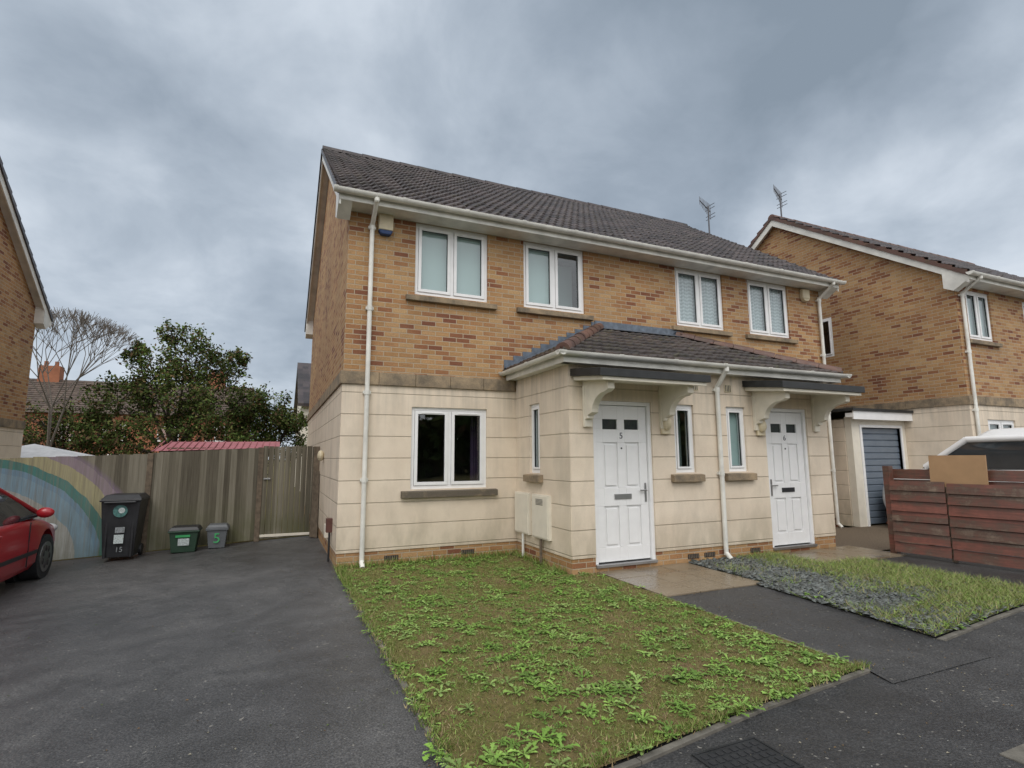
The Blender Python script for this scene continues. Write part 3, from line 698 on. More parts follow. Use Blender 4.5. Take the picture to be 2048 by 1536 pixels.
# ------------------------------------------------------------------ grass
def colmesh(name,V,Fc,C,m,parent=None):
    me=bpy.data.meshes.new(name); V=np.asarray(V,dtype=np.float32); Fc=np.asarray(Fc,dtype=np.int32); k=Fc.shape[1]
    me.vertices.add(len(V)); me.vertices.foreach_set('co',V.ravel()); me.loops.add(Fc.size); me.loops.foreach_set('vertex_index',Fc.ravel())
    me.polygons.add(len(Fc)); me.polygons.foreach_set('loop_start',np.arange(0,Fc.size,k,dtype=np.int32)); me.update(calc_edges=True)
    a=me.color_attributes.new('Col','FLOAT_COLOR','POINT'); cc=np.ones((len(V),4),dtype=np.float32); cc[:,:3]=C; a.data.foreach_set('color',cc.ravel())
    me.materials.append(m); me.validate(); o=bpy.data.objects.new(name,me); COL.objects.link(o)
    if parent: o.parent=parent
    return o
def scatter(poly,n,dens):
    xs=[p[0] for p in poly];ys=[p[1] for p in poly];out=[]
    while len(out)<n:
        x=random.uniform(min(xs),max(xs));y=random.uniform(min(ys),max(ys))
        if inpoly(x,y,poly) and random.random()<dens(x,y): out.append((x,y))
    return out
def blades(pts,hmin,hmax,cols,w=.0035,lean=(.2,1.1)):
    P_=np.array(pts);n=len(P_);th=rng.uniform(0,2*np.pi,n);h=rng.uniform(hmin,hmax,n);ln=rng.uniform(*lean,n)*h
    th2=rng.uniform(0,2*np.pi,n);ww=w*rng.uniform(.6,1.5,n)
    z0=.010
    a=np.stack([P_[:,0]-ww*np.cos(th),P_[:,1]-ww*np.sin(th),np.full(n,z0)],1);b_=np.stack([P_[:,0]+ww*np.cos(th),P_[:,1]+ww*np.sin(th),np.full(n,z0)],1)
    c=np.stack([P_[:,0]+ln*np.cos(th2),P_[:,1]+ln*np.sin(th2),z0+h],1)
    V=np.stack([a,b_,c],1).reshape(-1,3);Fc=np.arange(3*n).reshape(-1,3)
    ci=rng.integers(0,len(cols),n);C=np.array(cols)[ci]*rng.uniform(.7,1.3,(n,1));C=np.repeat(C,3,0)
    return V,Fc,C
def rosettes(pts,lmin,lmax,cols,nl=(5,10),flat=.55):
    V=[];Fc=[];C=[]
    for (x,y) in pts:
        k=random.randint(*nl);s=lmin+(lmax-lmin)*random.random()**1.7;c=np.array(random.choice(cols))*random.uniform(.75,1.25);a0=random.uniform(0,6.28)
        for i in range(k):
            a=a0+6.283*i/k+random.uniform(-.5,.5);l=s*random.uniform(.5,1.15);w=l*random.uniform(.13,.22);up_=random.uniform(.08,.6)
            cv=random.uniform(-.5,.5); cl=c*random.uniform(.8,1.2)
            segs=[(0,.15,0),(.18,.35,.45),(.26,.18,.55),(.36,.6,.72),(.44,.28,.8),(.56,.9,.92),(.64,.45,.97),(.8,1.,1.),(.92,.6,.92),(1.,.05,.8)]
            base=len(V)
            for t,ww,hh in segs:
                aa=a+cv*t; dx,dy=math.cos(aa),math.sin(aa);px,py=-dy,dx
                z=.014+l*up_*hh*flat
                V.append((x+dx*l*t-px*w*ww,y+dy*l*t-py*w*ww,z+w*ww*.35));V.append((x+dx*l*t,y+dy*l*t,z));V.append((x+dx*l*t+px*w*ww,y+dy*l*t+py*w*ww,z+w*ww*.35))
                for _ in range(3): C.append(cl*(.85+.3*t))
            for q in range(len(segs)-1):
                for r in (0,1):
                    A=base+q*3+r;Fc.append((A,A+1,A+4,A+3))
    return V,Fc,C
def patch(x,y): return mnoise.noise((x*1.1+3,y*1.1,0.3))*.5+.5+.35*mnoise.noise((x*4,y*4,2.3))
greens=[(.15,.225,.04),(.18,.25,.055),(.125,.19,.035),(.22,.25,.075),(.25,.23,.09)]
browns=[(.27,.20,.10),(.22,.16,.08),(.30,.24,.13)]
dl=lambda x,y: .14+1.1*max(0,patch(x,y)-.22)
pts=scatter(lawnpoly,52000,dl); V,Fc,C=blades(pts,.007,.028,greens+greens+greens+browns,.003,(.5,1.8)); colmesh('lawn_grass',V,Fc,C,M['grassm'])
pts=scatter(lawnpoly,34000,lambda x,y:1.1-1.0*patch(x,y)); V,Fc,C=blades(pts,.004,.013,browns+[(.14,.11,.06),(.17,.18,.05)],.003,(.8,2.5)); colmesh('dry_grass',V,Fc,C,M['grassm'])
rg=[(.15,.27,.045),(.19,.31,.065),(.125,.225,.04),(.21,.31,.085)]
wd_=lambda x,y: max(0.05,mnoise.noise((x*1.5,y*1.5,7.))*.8+.42+.45*mnoise.noise((x*5,y*5,1.)))
pts=scatter(lawnpoly,2300,wd_); V,Fc,C=rosettes(pts,.018,.088,rg); colmesh('lawn_weeds',V,Fc,C,M['grassm'])
pts=scatter(lawnpoly,1500,wd_); V,Fc,C=rosettes(pts,.010,.032,rg,(4,7)); colmesh('clover',V,Fc,C,M['grassm'])
pts=[(random.uniform(.0,2.7),-random.uniform(.02,.15)) for _ in range(900)]+[(2.68-random.uniform(0,.1),random.uniform(-1.7,0)) for _ in range(400)]+[(random.uniform(-.03,.08),random.uniform(-1.2,0)) for _ in range(300)]
V,Fc,C=blades(pts,.03,.13,greens,.005); colmesh('wall_edge_grass',V,Fc,C,M['grassm'])
pts=[(random.uniform(.1,2.6),-random.uniform(.03,.2)) for _ in range(40)]+[(random.gauss(.02,.03),random.uniform(-5.5,-.1)) for _ in range(75)]+[(.1+t*2.95,-5.56+t*.33) for t in [random.random() for _ in range(35)]]
V,Fc,C=rosettes(pts,.03,.085,rg); colmesh('edge_weeds',V,Fc,C,M['grassm'])
pts=[]
for _ in range(150):
    yy=random.uniform(-5.6,-.1); s_=random.uniform(.01,.05); pts+= [(random.gauss(.03,.02)+random.gauss(0,s_*.6),yy+random.gauss(0,s_*1.5)) for _ in range(30)]
for _ in range(110):
    t_=random.random(); s_=random.uniform(.01,.05); pts+= [(.1+t_*3+random.gauss(0,s_),-5.57+t_*.34+random.gauss(.02,s_*.6)) for _ in range(34)]
V,Fc,C=blades(pts,.010,.045,greens+greens+browns); colmesh('lawn_edge_grass',V,Fc,C,M['grassm'])
def bd(x,y):
    r=max(0,(x-5.2)/1.0); e=1. if y<-4.55+.12*(x-4) else 0; return min(1,max(.015,r*1.15+.6*e+mnoise.noise((x*2.2,y*2.2,3))*.5))
pts=scatter(bedpoly,26000,bd); V,Fc,C=blades(pts,.02,.10,[(.18,.27,.055),(.22,.30,.075),(.26,.28,.10),(.30,.26,.13)],.004,(.5,1.8)); colmesh('bed_grass',V,Fc,C,M['grassm'])
pts=scatter(bedpoly,300,bd); V,Fc,C=rosettes(pts,.04,.11,rg); colmesh('bed_weeds',V,Fc,C,M['grassm'])
V=[];Fc=[];C=[]
for (x,y) in scatter(bedpoly,6200,lambda x,y:1-.85*bd(x,y)):
    s=random.uniform(.012,.045);a=random.uniform(0,3.14);el_=random.uniform(.4,.9);h=random.uniform(.004,.012);z=.014+random.uniform(0,.02);tx,ty=random.uniform(-.4,.4),random.uniform(-.4,.4)
    base=len(V);k=random.uniform(.55,1.9);c=np.array((.09,.10,.095))*k
    an=[2*math.pi*i/5+random.uniform(-.4,.4) for i in range(5)]
    for zz in (0,h):
        for t in an:
            lx,ly=s*math.cos(t),s*el_*math.sin(t); X=lx*math.cos(a)-ly*math.sin(a);Y=lx*math.sin(a)+ly*math.cos(a)
            V.append((x+X,y+Y,z+zz+X*tx+Y*ty));C.append(c)
    for i in range(5):
        j=(i+1)%5;Fc.append((base+i,base+j,base+5+j));Fc.append((base+i,base+5+j,base+5+i))
    Fc.append((base+5,base+6,base+7));Fc.append((base+5,base+7,base+8));Fc.append((base+5,base+8,base+9))
colmesh('slate_chips',V,Fc,C,M['slate'])
# leaf litter and grit on the hard surfaces
V=[];Fc=[];C=[]
def litter(x,y,z,s,c):
    a=random.uniform(0,6.28); k=len(V)
    for i,(r_,dz_) in enumerate(((1,.002),(.5,.006),(1,.001),(.5,.004))):
        an=a+i*math.pi/2; V.append((x+math.cos(an)*s*r_,y+math.sin(an)*s*r_,z+dz_)); C.append(c)
    Fc.append((k,k+1,k+2)); Fc.append((k,k+2,k+3))
for _ in range(260):
    x=random.uniform(3.1,4.25);y=random.uniform(-5.4,-3.1); litter(x,y,.003,random.uniform(.003,.010),np.array(random.choice([(.30,.27,.20),(.22,.22,.21),(.20,.13,.06)])))
for _ in range(420):
    x=random.uniform(.5,7.5);y=random.uniform(-6.6,-5.62) if x<3 else random.uniform(-6.4,-5.2); litter(x,y,-.013,random.uniform(.003,.010),np.array(random.choice([(.30,.27,.20),(.20,.20,.19),(.20,.13,.06)])))
for _ in range(420):
    x=-abs(random.gauss(0,.9))-.02 if random.random()<.6 else random.uniform(-5,-.1);y=random.uniform(-5.2,3.4); litter(x,y,g(x)-.005,random.uniform(.003,.012),np.array(random.choice([(.26,.24,.18),(.18,.18,.17),(.18,.11,.05),(.10,.14,.04)])))
colmesh('leaf_litter',V,Fc,C,M['leaf'])

# ================================================================== FENCE
Fe=empty('timber_fence'); FY=3.6
def topz(x):
    return 1.74 if x>-1.07 else (1.62+(x+2.9)/1.83*.09 if x>-2.9 else 1.60+(x+2.9)*.035)
b1=B();b2=B();x=-6.25
while x<-.12:
    m_=M['mural'] if x<-2.9 else M['fence']; bb=b1 if x<-2.9 else b2
    w=.1; y=FY+random.uniform(-.004,.004); top=topz(x+.05)+random.uniform(-.008,.008)
    gap=.008 if x>-1.07 else 0
    bb.add([(x,y-.022,g(x)+.03),(x+w-gap,y-.008,g(x)+.03),(x+w-gap,y+.01,g(x)+.03),(x,y+.01,g(x)+.03),(x,y-.022,top),(x+w-gap,y-.008,top),(x+w-gap,y+.01,top),(x,y+.01,top)],[(0,1,2,3),(4,5,6,7),(0,1,5,4),(1,2,6,5),(2,3,7,6),(3,0,4,7)],m_)
    x+=.1
b1.build('mural_panel',Fe); b2.build('panels',Fe)
b=B()
for xx in (-1.13,-2.93): b.box(xx,xx+.09,FY-.05,FY-.024,g(xx),topz(xx)+.01,M['post'])
b.box(-.13,-.02,FY-.04,FY+.04,0,1.74,M['post']); b.box(-6.3,-1.15,FY+.02,FY+.06,1.2,1.28,M['post']); b.box(-6.3,-1.15,FY+.02,FY+.06,.3,.38,M['post'])
b.box(-1.05,-.14,FY-.03,FY-.02,.02,.07,M['meter']); b.box(-1.02,-.90,FY-.045,FY-.024,1.1,1.13,M['metal'])
b.build('posts_and_rails',Fe,bevel=.004)
b=B(); b.add([(-.16,3.42,0),(-.03,3.2,0),(-.03,3.23,0),(-.16,3.45,0),(-.10,3.5,1.25),(-.025,3.30,1.25),(-.025,3.33,1.25),(-.10,3.53,1.25)],[(0,1,2,3),(4,5,6,7),(0,1,5,4),(1,2,6,5),(2,3,7,6),(3,0,4,7)],M['post']); b.build('leaning_plank')

RF=empty('red_timber_fence')
b=B()
def rpanel(x0,y0,x1,y1,z0,z1,n):
    d=Vector((x1-x0,y1-y0,0)); nn=Vector((d.y,-d.x,0)).normalized()
    if nn.x>0: nn=-nn
    h=(z1-z0)/n
    for i in range(n):
        za=z0+i*h; zb=za+h-.010; A=Vector((x0,y0,0));C_=Vector((x1,y1,0)); o1=nn*.036; o2=nn*.006
        j=random.uniform(-.010,.010)
        vs=[A+o1+Vector((0,0,za)),C_+o1+Vector((0,0,za+j)),C_+Vector((0,0,za)),A+Vector((0,0,za)),A+o2+Vector((0,0,zb)),C_+o2+Vector((0,0,zb+j)),C_+Vector((0,0,zb)),A+Vector((0,0,zb))]
        b.add(vs,[(0,1,2,3),(4,5,6,7),(0,1,5,4),(1,2,6,5),(2,3,7,6),(3,0,4,7)],M['redw'])
rpanel(7.90,-2.56,8.02,-3.25,.06,1.13,7); rpanel(8.02,-3.275,8.2,-5.0,.04,1.11,7); rpanel(8.14,-2.42,8.4,-5.0,.2,1.30,7)
b.build('boards',RF)
b=B(); b.box(7.93,8.03,-2.55,-2.45,0,1.34,M['redw']); b.box(8.03,8.09,-3.29,-3.23,0,1.05,M['post'])
b.build('posts',RF,bevel=.005)
b=B(); b.add([(8.03,-3.06,1.0),(8.12,-3.72,1.0),(8.14,-3.72,1.50),(8.05,-3.06,1.50),(8.055,-3.06,1.0),(8.145,-3.72,1.0),(8.165,-3.72,1.50),(8.075,-3.06,1.50)],[(0,1,2,3),(4,5,6,7),(0,1,5,4),(2,3,7,6),(1,2,6,5),(3,0,4,7)],M['card']); b.build('cardboard_sheet')
b=B()
for i in range(7): b.box(10.9+i*.13,10.98+i*.13,-.62,-.60,.05,.30-.02*(i%2),M['redw'])
b.box(10.88,11.8,-.60,-.585,.1,.14,M['redw']); b.build('picket_fence')

# ================================================================== BINS
def taper(b,x,y,z0,z1,w0,d0,w1,d1,m):
    b.add([(x-w0/2,y-d0/2,z0),(x+w0/2,y-d0/2,z0),(x+w0/2,y+d0/2,z0),(x-w0/2,y+d0/2,z0),(x-w1/2,y-d1/2,z1),(x+w1/2,y-d1/2,z1),(x+w1/2,y+d1/2,z1),(x-w1/2,y+d1/2,z1)],[(0,3,2,1),(4,5,6,7),(0,1,5,4),(1,2,6,5),(2,3,7,6),(3,0,4,7)],m)
M['label']=mat('white_label',col=(.46,.52,.52),var=.4,nscale=60); M['teal']=mat('teal_sticker',col=(.06,.16,.15),var=.5,nscale=25); M['chalk']=mat('faded_paint',col=(.22,.24,.25),var=.5,nscale=60)
M['gbox']=mat('dark_green_box',col=(.02,.05,.03),rough=.5); M['kbox']=mat('grey_box',col=(.11,.12,.13),rough=.5); M['green']=mat('green_paint',col=(.05,.35,.12))
W=empty('wheelie_bin'); bx,by=-3.12,3.2; bz=g(bx)
b=B(); taper(b,bx,by,bz+.05,bz+.96,.42,.48,.54,.64,M['black']); b.box(bx-.29,bx+.29,by-.35,by+.33,bz+.955,bz+.985,M['black']); taper(b,bx,by+.01,bz+.986,bz+1.06,.58,.66,.46,.5,M['black'])
b.box(bx-.22,bx+.22,by-.40,by-.35,bz+.93,bz+.96,M['black']); b.box(bx-.2,bx-.16,by-.29,by-.24,bz+.05,bz+.93,M['black']);b.box(bx+.16,bx+.2,by-.29,by-.24,bz+.05,bz+.93,M['black'])
for s in (-.24,.2): b.cyl((bx+s,by+.24,bz+.1),(bx+s+.05,by+.24,bz+.1),.1,M['black'])
b.build('body',W,bevel=.012)
b=B(); 
b.cyl((bx,by-.315,bz+.80),(bx,by-.322,bz+.80),.10,M['teal'],20); b.cyl((bx+.02,by-.322,bz+.81),(bx+.02,by-.325,bz+.81),.045,M['label'],20); b.box(bx-.06,bx+.07,by-.30,by-.292,bz+.28,bz+.42,M['label']); b.box(bx-.05,bx+.08,by-.31,by-.302,bz+.45,bz+.54,M['chalk'])
b.build('stickers',W); text('bin_number','15',(bx+.02,by-.296,bz+.18),.11,M['chalk'],W)
R1=empty('recycling_box'); cx,cy=-2.22,3.28; z=g(cx); b=B(); taper(b,cx,cy,z+.0,z+.37,.36,.32,.44,.40,M['gbox']); b.box(cx-.24,cx+.24,cy-.22,cy+.22,z+.34,z+.37,M['gbox']); taper(b,cx,cy,z+.371,z+.43,.48,.44,.40,.36,M['black']); b.build('box',R1,bevel=.01)
b=B(); b.add([(cx-.08,cy-.188,z+.12),(cx+.09,cy-.188,z+.12),(cx+.09,cy-.204,z+.24),(cx-.08,cy-.204,z+.24)],[(0,1,2,3)],M['label']); b.add([(cx-.12,cy-.206,z+.26),(cx+.10,cy-.206,z+.26),(cx+.10,cy-.210,z+.30),(cx-.12,cy-.210,z+.30)],[(0,1,2,3)],M['green']); b.build('label',R1)
R2=empty('recycling_box'); cx,cy=-1.72,3.36; z=g(cx); b=B(); taper(b,cx,cy,z+.0,z+.36,.26,.26,.33,.33,M['kbox']); b.box(cx-.18,cx+.18,cy-.18,cy+.18,z+.31,z+.36,M['kbox']); taper(b,cx,cy,z+.361,z+.41,.35,.35,.28,.28,M['kbox']); b.build('box',R2,bevel=.01)
text('box_number','5',(cx,cy-.165,z+.17),.24,M['green'],R2)

# ================================================================== CARS
def car(name,tx,ty,tz,paint,sx=1,sy=1,sz=1,van=False):
    E=empty(name); pm=mat(name+'_paint',col=paint,rough=.32,var=.03); 
    pm.node_tree.nodes['Principled BSDF'].inputs['Coat Weight'].default_value=.4; pm.node_tree.nodes['Principled BSDF'].inputs['Coat Roughness'].default_value=.12
    tr=lambda x,y,z:(tx+x*sx,ty+y*sy,tz+z*sz)
    st=[(0,.60,.42,.74,.80),(.10,.78,.30,.86,.93),(.5,.85,.22,.92,.98),(1.4,.875,.19,.92,.98),(2.3,.875,.19,.90,.98),(2.85,.87,.20,.87,.965),(3.3,.855,.22,.80,.90),(3.65,.82,.24,.72,.81),(3.88,.74,.26,.62,.68),(4.0,.58,.30,.52,.55)]
    secs=[]
    for y,w,zb,zs,zt in st:
        h=[(0,zb),(w*.9,zb),(w*.985,zb+.10),(w*1.0,zb+(zs-zb)*.5),(w*.985,zs-.10),(w*.955,zs-.02),(w*.88,zs+.02),(w*.5,zt-.015),(0,zt)]
        ring=[(x,z) for x,z in h]+[(-x,z) for x,z in h[-2:0:-1]]
        secs.append([tr(x,y,z) for x,z in ring])
    n=len(secs[0]); vs=[p for s in secs for p in s]; fs=[]
    for i in range(len(secs)-1):
        for j in range(n): fs.append((i*n+j,i*n+(j+1)%n,(i+1)*n+(j+1)%n,(i+1)*n+j))
    fs+=[tuple(range(n)),tuple(range(len(vs)-1,len(vs)-n-1,-1))]
    b=B(); b.add(vs,fs,pm); body=b.build('body',E,smooth=45)
    wy=(.70,3.22); rw=.31
    cb=B()
    for y in wy:
        for s in (-1,1): cb.cyl(tr(s*.60,y,rw+.02),tr(s*1.1,y,rw+.02),(rw+.06)*sz,M['black'],28)
    cut=cb.build('cut',None)
    mod=body.modifiers.new('x','BOOLEAN'); mod.operation='DIFFERENCE'; mod.object=cut; mod.solver='EXACT'
    bpy.context.view_layer.update(); dg=bpy.context.evaluated_depsgraph_get(); me=bpy.data.meshes.new_from_object(body.evaluated_get(dg)); body.modifiers.clear(); body.data=me; bpy.data.objects.remove(cut)
    b=B()
    for y in wy:
        for s in (-1,1):
            c0=tr(s*.64,y,rw);c1=tr(s*.855,y,rw); b.cyl(c0,c1,rw*sz,M['black'],28); b.cyl(c1,tr(s*.862,y,rw),rw*.68*sz,M['metal'],24); b.cyl(tr(s*.50,y,rw+.02),tr(s*.6,y,rw+.02),(rw+.055)*sz,M['felt'],24)
            for k in range(7):
                a=2*math.pi*k/7; q=(y+.12*math.cos(a),rw+.12*math.sin(a)); b.sphere(tr(s*.862,*q),(.012,.028*sy,.045*sz),M['black'],8,6)
    b.build('wheels',E,smooth=40)
    rings=[(.90,.12,3.02,.835),(1.12,.30,2.50,.775),(1.34,.55,1.98,.68),(1.42,.80,1.72,.58),(1.44,1.0,1.55,.3)]
    if van: rings=[(.90,.05,3.10,.835),(1.12,.08,2.72,.80),(1.30,.14,2.32,.75),(1.43,.3,2.02,.66),(1.45,.6,1.8,.3)]
    b=B(); R_=[]
    for z,y0,y1,w in rings:
        pts=[]
        for k in range(9): t=k/8; pts.append((w,y0+(y1-y0)*t*.94))
        pts+= [(w*.9,y1-.02),(w*.5,y1+.05),(0,y1+.07),(-w*.5,y1+.05),(-w*.9,y1-.02)]
        for k in range(8,-1,-1): t=k/8; pts.append((-w,y0+(y1-y0)*t*.94))
        pts+=[(-w*.9,y0-.02),(0,y0-.05),(w*.9,y0-.02)]
        R_.append([tr(x,y,z) for x,y in pts])
    n=len(R_[0]); gl=M['carglass']
    for i in range(len(R_)-1):
        for j in range(n):
            q=[R_[i][j],R_[i][(j+1)%n],R_[i+1][(j+1)%n],R_[i+1][j]]
            m_=gl if i<2 else pm
            if i<2 and j in (0,3,21,18): m_=pm if j in (0,21) else M['black']
            b.add(q,[(0,1,2,3)],m_)
    b.add(R_[-1],[tuple(range(n))],pm); b.build('cabin',E,smooth=35)
    b=B()
    for s in (-1,1):
        yt=2.32 if van else 1.98; ax=.75 if van else .66; az=1.30 if van else 1.34
        b.cyl(tr(s*.82,2.98,.92),tr(s*ax,yt-.02,az),.06 if van else .032,pm,10); b.cyl(tr(s*ax,yt-.02,az),tr(s*ax,.6,az+.005),.06 if van else .028,pm,10)
        b.sphere(tr(s*1.0,2.55,.98),(.10*sx,.06*sy,.07*sz),pm); b.cyl(tr(s*.83,2.58,.93),tr(s*.95,2.56,.96),.02,M['black'],8)
        for y in (1.45,2.5): b.box(*(sorted((tr(s*.868,0,0)[0],tr(s*.879,0,0)[0]))),tr(0,y,0)[1],tr(0,y+.008,0)[1],tr(0,0,.28)[2],tr(0,0,.86)[2],M['black'])
        b.sphere(tr(s*.875,1.62,.78),(.018,.07*sy,.015),pm,8,6); b.sphere(tr(s*.70,3.72,.66),(.12*sx,.14*sy,.07*sz),M['headl'])
        b.box(*(sorted((tr(s*.872,0,0)[0],tr(s*.884,0,0)[0]))),tr(0,1.1,0)[1],tr(0,2.8,0)[1],tr(0,0,.42)[2],tr(0,0,.47)[2],M['black'])
    b.build('trim',E,smooth=40)
M['carglass']=mat('car_glass',col=(.03,.035,.04),rough=.05,spec=.9); M['headl']=mat('headlamp',col=(.5,.52,.54),rough=.1)
car('red_car',-4.66,-1.12,-.19,(.33,.010,.018)); 
car('white_van',12.0,-4.45,0,(.8,.8,.8),1.12,1.05,1.38,van=True)

# ================================================================== TREES
def tree(name,clumps,trunk,n,cols,leaf=.10):
    E=empty(name); b=B(); base=Vector(trunk)
    mid=Vector((base.x+random.uniform(-.2,.2),base.y,base.z+1.6)); b.cyl(base,mid,.16,M['bark'],10,.11)
    tips=[]
    for (cx,cy,cz,r,w) in clumps:
        c=Vector((cx,cy,cz)); k=(mid+c)/2+Vector((random.uniform(-.2,.2),random.uniform(-.2,.2),.15)); b.cyl(mid,k,.07,M['bark'],7,.045); b.cyl(k,c,.045,M['bark'],6,.015)
        for _ in range(11):
            e=c+Vector((random.gauss(0,1),random.gauss(0,1),random.gauss(.35,.8))).normalized()*r*random.uniform(.8,1.5); b.cyl(c,e,.016,M['bark'],4,.005); tips.append((c,e))
    b.build('trunk_and_limbs',E)
    tot=sum(c[4] for c in clumps); V=[];C=[]
    for (cx,cy,cz,r,w) in clumps:
        k=int(n*w/tot); d=rng.normal(size=(k,3)); d/=np.linalg.norm(d,axis=1)[:,None]; rad=r*rng.uniform(.2,1.05,(k,1))**.55
        sc=rng.normal(size=(16,3)); sc/=np.linalg.norm(sc,axis=1)[:,None]; sc=sc*r*rng.uniform(.5,1.15,(16,1)); idx=rng.integers(0,16,k)
        p1=d*rad*np.array([1,1,.85]); p2=sc[idx]+rng.normal(size=(k,3))*r*.155
        sel=rng.random((k,1))<.83; p=np.where(sel,p2,p1)+np.array([cx,cy,cz])
        bright=rng.uniform(.6,1.45,16)[idx][:,None]
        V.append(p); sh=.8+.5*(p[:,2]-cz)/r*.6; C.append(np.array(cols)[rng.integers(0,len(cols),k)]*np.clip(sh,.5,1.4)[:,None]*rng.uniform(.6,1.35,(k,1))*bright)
    for c,e in tips:
        k=max(4,n//900); t=rng.uniform(.55,1.05,(k,1)); p=np.array(c)*(1-t)+np.array(e)*t+rng.normal(size=(k,3))*.06; V.append(p); C.append(np.array(cols)[rng.integers(0,len(cols),k)]*rng.uniform(.7,1.4,(k,1)))
    p=np.concatenate(V);C=np.concatenate(C);k=len(p)
    a=rng.normal(size=(k,3));a/=np.linalg.norm(a,axis=1)[:,None];bb=np.cross(a,rng.normal(size=(k,3)));bb/=np.linalg.norm(bb,axis=1)[:,None]; s=leaf*rng.uniform(.6,1.3,(k,1))
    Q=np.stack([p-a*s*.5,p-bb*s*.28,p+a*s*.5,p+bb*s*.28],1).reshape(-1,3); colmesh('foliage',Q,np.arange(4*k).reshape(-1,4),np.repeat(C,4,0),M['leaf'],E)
gc=[(.075,.115,.028),(.095,.14,.035),(.055,.09,.022),(.13,.145,.045),(.13,.085,.045)]
tree('garden_tree',[(-3.9,14,5.0,1.0,1),(-4.9,14,4.5,.9,.9),(-3.0,14.2,4.5,1.0,1),(-5.8,14,3.4,.9,.8),(-4.4,13.7,3.4,1.1,1.1),(-3.1,13.6,3.2,1.1,1.1),(-2.0,14,3.6,.7,.6),(-6.2,14,2.3,.9,.8),(-4.6,13.5,2.1,1.2,1),(-3.0,13.5,2.0,1.2,1),(-4.4,14,5.9,.4,.25),(-5.4,14,5.2,.35,.2),(-2.3,14.2,5.2,.4,.22)],(-4,14,-.3),21000,gc,.115)
tree('garden_tree',[(-1.6,15,3.0,.9,1),(-.9,15,3.2,.8,.8),(-1.8,15,2.1,1.0,1),(-.6,15,2.2,.9,1),(-2.4,14.6,2.6,.7,.6),(-.2,15,2.9,.5,.4)],(-1.2,15,-.3),12000,gc,.115)
tree('shrub',[(-8.0,15,2.6,.9,.8),(-7.2,15,2.7,.8,.6),(-8.7,15,2.0,.9,.8),(-7.4,15,1.9,1.0,.9),(-6.5,15,2.2,.8,.8)],(-7.7,15,-.3),6000,gc+[(.11,.09,.06)],.11)
E=empty('bare_tree'); b=B()
def br(p,d,l,r,dep):
    e=p+d*l; b.cyl(p,e,r,M['twig'],5,r*.7,cap=False)
    if dep==0: return
    for _ in range(3):
        dd=(d+Vector((random.uniform(-.7,.7),random.uniform(-.5,.5),random.uniform(-.15,.45)))).normalized(); br(e,dd,l*.74,max(.007,r*.62),dep-1)
br(Vector((-7.5,13.5,-.3)),Vector((0.05,0,1)),2.0,.06,6); b.build('branches',E,recalc=False)
cl=[]
for i in range(26): cl.append((-40+i*3.6+random.uniform(-1,1),-38+random.uniform(-2,2),random.uniform(2.2,4.2),random.uniform(2.2,3.4),1))
V=[];C=[]
for (cx,cy,cz,r,w) in cl:
    k=1300; d=rng.normal(size=(k,3)); d/=np.linalg.norm(d,axis=1)[:,None]; V.append(d*r*rng.uniform(.5,1.1,(k,1))+np.array([cx,cy,cz])); C.append(np.array(gc)[rng.integers(0,5,k)]*rng.uniform(.6,1.3,(k,1)))
p=np.concatenate(V);C=np.concatenate(C);k=len(p);a=rng.normal(size=(k,3));a/=np.linalg.norm(a,axis=1)[:,None];bb=np.cross(a,rng.normal(size=(k,3)));bb/=np.linalg.norm(bb,axis=1)[:,None];s=.5
colmesh('distant_trees',np.stack([p-a*s,p-bb*s*.6,p+a*s,p+bb*s*.6],1).reshape(-1,3),np.arange(4*k).reshape(-1,4),np.repeat(C,4,0),M['leaf'])

# ================================================================== SKY + SUN + CAMERA
world=bpy.data.worlds.new('World'); scene.world=world; world.use_nodes=True; t=NT(world.node_tree); bg=world.node_tree.nodes['Background']
el,az=math.radians(50),math.radians(205)
sky=t.n('ShaderNodeTexSky',sky_type='NISHITA',sun_disc=False,sun_elevation=el,sun_rotation=az)
d=t.n('ShaderNodeTexCoord').outputs['Generated']; dx,dy,dz=t.sep(d)
den=t.math('ADD',t.math('MAXIMUM',dz,0.),.35); v=t.comb(t.math('DIVIDE',dx,den),t.math('DIVIDE',dy,den),0.4)
n1=t.noise(v,1.1,6,.5,.25); n2=t.noise(v,3.2,8,.58,.3)
f=t.math('ADD',t.math('MULTIPLY',n1,.6),t.math('MULTIPLY',n2,.4))
f=t.math('ADD',t.math('MULTIPLY',t.math('SUBTRACT',f,.5),1.0),.54)
hz=t.math('POWER',t.math('SUBTRACT',1.,t.math('MAXIMUM',dz,0.)),4.,clamp=True)
f=t.math('ADD',f,t.math('MULTIPLY',hz,.14))
wv=t.n('ShaderNodeTexNoise',{'Vector':d,'Scale':3.0,'Detail':6.}).outputs[1]
wd=t.n('ShaderNodeVectorMath',{0:d,1:t.n('ShaderNodeVectorMath',{0:t.n('ShaderNodeVectorMath',{0:wv,1:(.5,.5,.5)},operation='SUBTRACT').outputs[0],3:.7},operation='SCALE').outputs[0]},operation='ADD').outputs[0]
wd=t.n('ShaderNodeVectorMath',{0:wd},operation='NORMALIZE').outputs[0]
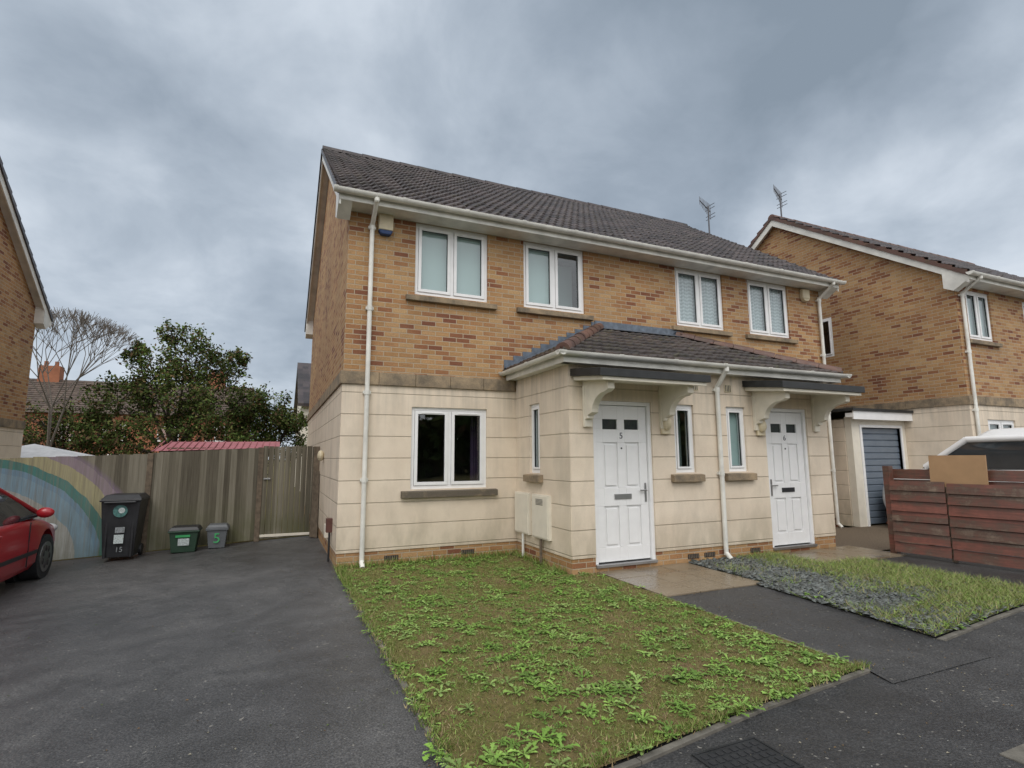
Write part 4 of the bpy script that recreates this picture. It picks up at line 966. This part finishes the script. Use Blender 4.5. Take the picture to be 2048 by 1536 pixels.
for A,E_,amp,c0 in ((36,30,-.14,.86),(-10,27,-.11,.94),(-20,12,.12,.93),(66,21,.14,.94),(0,42,.06,.96),(16,36,.05,.985),(62,40,-.06,.9)):
    A=math.radians(A);E_=math.radians(E_); dv=(math.sin(A)*math.cos(E_),math.cos(A)*math.cos(E_),math.sin(E_))
    dt=t.n('ShaderNodeVectorMath',{0:wd,1:dv},operation='DOT_PRODUCT').outputs['Value']
    bl=t.n('ShaderNodeMapRange',{0:dt,1:c0,2:1.,3:0.,4:amp},interpolation_type='SMOOTHSTEP').outputs[0]
    f=t.math('ADD',f,bl)
col=t.ramp(f,[(.34,(.245,.30,.365)),(.46,(.325,.385,.46)),(.57,(.44,.505,.585)),(.68,(.60,.665,.745)),(.82,(.77,.82,.88))])
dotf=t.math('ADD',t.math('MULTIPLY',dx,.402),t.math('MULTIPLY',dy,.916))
boost=t.n('ShaderNodeMapRange',{0:dotf,1:.45,2:-.25,3:0.,4:1.},interpolation_type='SMOOTHSTEP').outputs[0]  # unseen sky behind the camera is brightened to add light on the facade
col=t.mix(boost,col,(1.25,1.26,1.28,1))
sk=t.n('ShaderNodeVectorMath',{0:sky.outputs[0],3:.006},operation='SCALE').outputs[0]
tot=t.n('ShaderNodeVectorMath',{0:col,1:sk},operation='ADD').outputs[0]
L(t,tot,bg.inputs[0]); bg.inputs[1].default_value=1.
sl=bpy.data.lights.new('sun','SUN'); sl.energy=1.2; sl.angle=math.radians(35); sl.color=(1,.96,.90); so=bpy.data.objects.new('sun',sl); COL.objects.link(so)
sd=Vector((math.sin(az)*math.cos(el),math.cos(az)*math.cos(el),math.sin(el))); so.rotation_euler=(-sd).to_track_quat('-Z','Y').to_euler()
yaw,pt,rl=math.radians(23.7),math.radians(7.8),math.radians(-.28)
fw=Vector((math.sin(yaw)*math.cos(pt),math.cos(yaw)*math.cos(pt),math.sin(pt))); rt0=Vector((math.cos(yaw),-math.sin(yaw),0)); up0=rt0.cross(fw)
rt=rt0*math.cos(rl)+up0*math.sin(rl); upv=-rt0*math.sin(rl)+up0*math.cos(rl)
cam=bpy.data.cameras.new('camera'); cam.lens=36*1073/2048; cam.sensor_width=36; cam.clip_end=2000; cam.clip_start=.05
co=bpy.data.objects.new('camera',cam); COL.objects.link(co); mt=Matrix((rt,upv,-fw)).transposed().to_4x4(); mt.translation=Vector((-.844,-7.946,1.5)); co.matrix_world=mt; scene.camera=co
